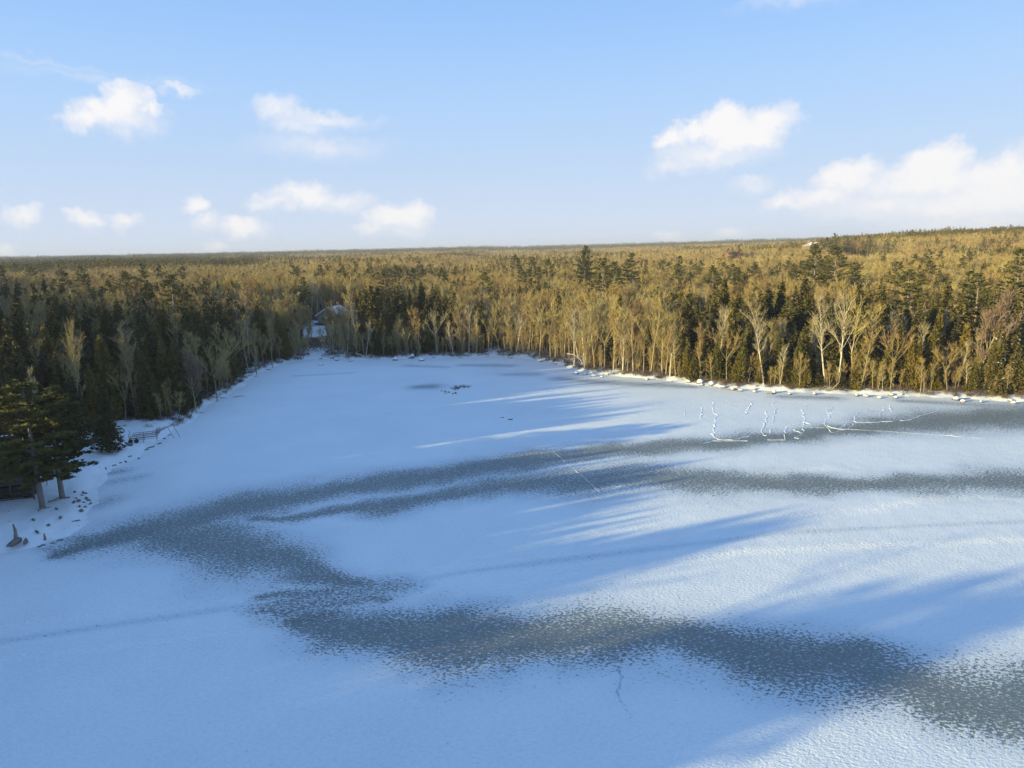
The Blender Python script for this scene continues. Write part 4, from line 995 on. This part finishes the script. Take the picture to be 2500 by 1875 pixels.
st_.twig((p[0], p[1], p[2]+1.0), (p[0]+.5, p[1], p[2]+1.3), .06, random.Random(1))
tag(st_.build('tree_stump', M['log']), 'upright broken stump on the near left bank behind the big dark rock', 'stump')
st_ = MB(); p = gp(97, 1163, .3); p = (p[0], p[1], th(*p)-.1); st_.tube([p, (p[0], p[1], p[2]+.9)], [.16, .07], 6, True)
tag(st_.build('tree_stump', M['log']), 'short pointed stump on the near left bank above the small stones', 'stump')
for k, (px, py, s_) in enumerate([(980,840,.6),(988,838,.7),(995,837,.75),(1001,836,.65),(1008,836,.5),(984,842,.45),(1014,835,.35)]):
    x, y = gp(px, py); o = shrub(90+k, 1.2).build('shrub', M['brush']); o.location = (x, y, 0); o.scale = (s_*1.6, s_, s_)
    tag(o, 'low leafless shrub of the brush islet on the ice', 'shrub', 'shrubs of the brush islet')

# ------------------------------------------------------------ dock frame stored on the bank
def local(o, a_px, b_px):  # rotation that runs local x from pixel a to pixel b on the ground
    ax, ay = gp(*a_px, 1); bx, by_ = gp(*b_px, 1); return math.atan2(by_-ay, bx-ax), math.hypot(bx-ax, by_-ay)
x, y = gp(280, 958, 1.0); z = th(x, y); x, y = gp(280, 958, z)
dk = empty('dock_frame', (x, y, z), R(22)); tag(dk, 'stacked metal dock frames stored on the snowy left bank', 'dock')
for k, (z0, dx) in enumerate([(.75, 0.0), (1.35, .5)]):
    f = MB(); L_, W_ = 4.2, 1.6
    for yy in (0, W_): f.bar((dx, yy, z0), (dx+L_, yy, z0), .06)
    for q in range(5): f.bar((dx+L_*q/4, 0, z0), (dx+L_*q/4, W_, z0), .045)
    for yy in (0, W_): f.bar((dx, yy, z0-.28), (dx+L_, yy, z0-.28), .04)
    f.build('frame', M['metal'], dk)
for (lx, ly, hz) in ((0, 0, 1.6), (2.1, 0, .9), (4.2, 0, 1.5), (0, 1.6, 1.9), (4.2, 1.6, 1.9), (2.1, 1.6, 1.4)):
    f = MB(); f.bar((lx, ly, -.1), (lx, ly, hz), .05); f.build('leg', M['metal'], dk)
f = MB(); f.bar((4.2, 0, 1.35), (7.0, .8, 2.3), .05); f.bar((4.2, 1.6, 1.35), (7.0, 1.6, 2.3), .05); f.build('ramp_rail', M['metal'], dk)
for q in (0, 1): f = MB(); f.bar((6.0+.9*q, .5+.4*q, 2.1), (6.9+.9*q, .2+.4*q, 0), .05); f.build('brace', M['metal'], dk)
for q in (0, 1):
    f = MB(); f.tube([(.2+q*.9, -.35-.0*q, .35), (.2+q*.9, -.1, .35)], [.36, .36], 12, True); f.build('wheel', M['rubber'], dk)
x, y = gp(232, 976, 1.0); z = th(x, y); x, y = gp(222, 962, z)
tb = empty('low_bench', (x, y, z), R(10)); tag(tb, 'low wooden rail bench behind the lone evergreen on the left bank', 'bench')
f = MB(); f.box(-1.6, 1.6, -.2, .2, .5, .58); f.build('seat', M['deck'], tb)
for q in (-1.4, 0, 1.4): f = MB(); f.box(q-.05, q+.05, -.15, .15, -.1, .5); f.build('leg', M['deck'], tb)

# ------------------------------------------------------------ cabin at the left edge
def house(name, label, loc, rz, W_, D_, Hw, rise, wallm, roofm='snow', over=.5, lift=0.0, windows=(), ridge='y', base=None):
    """box house, local x across the front, local y backwards; ridge along y (gable to the front) or x"""
    rt = empty(name, loc, rz); tag(rt, label, 'house')
    w_ = MB(); z0, z1 = lift, lift+Hw; pk = z1+rise
    v_ = [(0, 0, z0), (W_, 0, z0), (W_, D_, z0), (0, D_, z0), (0, 0, z1), (W_, 0, z1), (W_, D_, z1), (0, D_, z1)]
    if ridge == 'y': v_ += [(W_/2, 0, pk), (W_/2, D_, pk)]; fs = [(0, 1, 5, 8, 4), (1, 2, 6, 5), (2, 3, 7, 9, 6), (3, 0, 4, 7)]
    else: v_ += [(0, D_/2, pk), (W_, D_/2, pk)]; fs = [(0, 1, 5, 4), (1, 2, 6, 9, 5), (2, 3, 7, 6), (3, 0, 4, 8, 7)]
    w_.v = v_; w_.f = fs; w_.build('wall', wallm, rt)
    r_f = MB(); th_ = .28
    def slab(a, b_, c, d):
        n = len(r_f.v); r_f.v += [a, b_, c, d]+[(q[0], q[1], q[2]+th_) for q in (a, b_, c, d)]
        r_f.f += [(n, n+3, n+2, n+1), (n+4, n+5, n+6, n+7), (n, n+1, n+5, n+4), (n+1, n+2, n+6, n+5), (n+2, n+3, n+7, n+6), (n+3, n, n+4, n+7)]
    o_ = over; e = .02
    if ridge == 'y':
        dz = rise*o_/(W_/2)
        slab((-o_, -o_, z1-dz+e), (W_/2, -o_, pk+e), (W_/2, D_+o_, pk+e), (-o_, D_+o_, z1-dz+e)); slab((W_/2, -o_, pk+e), (W_+o_, -o_, z1-dz+e), (W_+o_, D_+o_, z1-dz+e), (W_/2, D_+o_, pk+e))
    else:
        dz = rise*o_/(D_/2)
        slab((-o_, -o_, z1-dz+e), (W_+o_, -o_, z1-dz+e), (W_+o_, D_/2, pk+e), (-o_, D_/2, pk+e)); slab((-o_, D_/2, pk+e), (W_+o_, D_/2, pk+e), (W_+o_, D_+o_, z1-dz+e), (-o_, D_+o_, z1-dz+e))
    r_f.build('roof', M[roofm], rt)
    if base:
        bb = MB(); bb.box(.1, W_-.1, .1, D_-.1, -1.0, lift-.003); bb.build('foundation', base, rt)
    for (wx_, wz_, ww, wh) in windows:
        fr = MB(); t_ = .09
        fr.box(wx_-t_, wx_+ww+t_, -.06, -.003, wz_-t_, wz_); fr.box(wx_-t_, wx_+ww+t_, -.06, -.003, wz_+wh, wz_+wh+t_)
        fr.box(wx_-t_, wx_, -.06, -.003, wz_, wz_+wh); fr.box(wx_+ww, wx_+ww+t_, -.06, -.003, wz_, wz_+wh)
        fo = fr.build('window', M['white'], rt); gl = MB(); gl.box(wx_, wx_+ww, -.03, -.004, wz_, wz_+wh); gl.build('pane', M['glass'], fo)
    return rt
cx_, cy_ = gp(84, 1068, 1.2); cz_ = th(cx_, cy_); cx_, cy_ = gp(84, 1068, cz_)
cr = R(16)      # the front runs from the left, slightly towards the camera, to the right
fx, fy = math.cos(cr), math.sin(cr)
hx, hy = cx_-fx*(9.0+3.0)-fy*1.4, cy_-fy*(9.0+3.0)+fx*1.4
cb = house('cabin', 'brown wooden cabin on a raised dark base behind the nearest pine', (hx, hy, cz_), cr, 9.0, 7.0, 3.0, 1.8, M['brownwall'], lift=2.3, ridge='x', windows=((6.3, 3.3, 1.1, 1.3), (3.6, 3.3, 1.4, 1.3)), base=M['darkdeck'])
dkx = MB(); dkx.box(-1, 12.0, -2.6, -.07, 1.95, 2.1); dkx.build('deck', M['deck'], cb)
for q in range(6): f = MB(); f.box(-.8+q*2.5, -.65+q*2.5, -2.55, -2.4, -1, 1.947); f.build('post', M['deck'], cb)
rl = MB()
for zz in (.15, .95): rl.bar((-1, -2.9, zz), (12.0, -2.9, zz), .06)
for q in range(7): rl.bar((-1+q*13/6, -2.9, -.8), (-1+q*13/6, -2.9, 1.0), .06)
for q in range(6):
    a0, a1_ = -1+q*13/6, -1+(q+1)*13/6; rl.bar((a0, -2.9, .15), (a1_, -2.9, .95), .035); rl.bar((a0, -2.9, .95), (a1_, -2.9, .15), .035)
rl.build('railing', M['deck'], cb)
f = MB(); f.box(.5, 11.5, -2.2, -.3, -.8, 1.6); f.build('underdeck', M['darkdeck'], cb)

# lake house among the trees
x, y = house_xy; z = th(x, y)
lh = house('lake_house', 'grey gabled lake house with snow covered roof half hidden by trees', (x-4.4, y-1.0, z-.2), R(-14), 8.4, 9.0, 3.2, 2.6, M['greywall'], windows=((1.5, 1.0, 1.4, 1.4), (5.8, 1.0, 1.2, 1.4), (3.7, 1.0, 1.3, 1.4)), over=.7, base=None)
f = MB(); f.box(-.8, 9.0, -2.4, -.08, .25, .4); f.build('porch', M['deck'], lh)
x, y = gp(697, 741, 2.5); z = th(x, y)
stp = empty('stairs', (x, y, z), R(5)); tag(stp, 'snowy wooden steps in the gap below the lake house', 'stairs')
for q in range(6):
    f = MB(); f.box(-.9, .9, q*.5, q*.5+.42, .2*q, .2*q+.12); f.build('tread', M['deck'], stp); f = MB(); f.box(-.85, .85, q*.5+.03, q*.5+.40, .2*q+.123, .2*q+.22); f.build('snow_layer', M['snow'], stp)
# farm buildings on the far right ridge
def far_house(px, py, D, W_, D_, H_, rise, wm, rm, label, name='farm_building'):
    d = ray(px, py); k = D/math.hypot(d.x, d.y); x, y = d.x*k, d.y*k; ztop = CAM_H+d.z*k; zg = th(x, y); lift_ = max(0, ztop-rise-H_-zg-.3)
    return house(name, label, (x-W_/2, y, zg), 0.1, W_, D_, H_+lift_, rise, wm, rm, windows=((2, H_+lift_-2, 1.2, 1.2),))
far_house(1767, 523, 640, 14, 10, 4, 2.6, M['greywall'], 'snow', 'farm building with snowy roof on the ridge above two tall pines')
far_house(1588, 543, 620, 11, 8, 3.0, 1.4, M['redroof'], 'redroof', 'long red roofed barn low on the ridge at right of centre', 'barn')

# ------------------------------------------------------------ haze in the air
hz = MB(); hz.box(-14600, 14600, -14600, 14600, -6, 110)
hm = bpy.data.materials.new('haze_air'); hm.use_nodes = True; t = NT(hm.node_tree)
for n in list(t.n):
    if n.type == 'BSDF_PRINCIPLED': t.n.remove(n)
pv = t.n.new('ShaderNodeVolumePrincipled'); pv.inputs['Color'].default_value = (.68, .76, 1, 1); pv.inputs['Density'].default_value = HAZE; pv.inputs['Anisotropy'].default_value = 0.0
outn = [n for n in t.n if n.type == 'OUTPUT_MATERIAL'][0]; t.l.new(pv.outputs[0], outn.inputs['Volume'])
ho = hz.build('haze', hm); tag(ho, 'thin blue haze over the distant woods', kind='stuff')
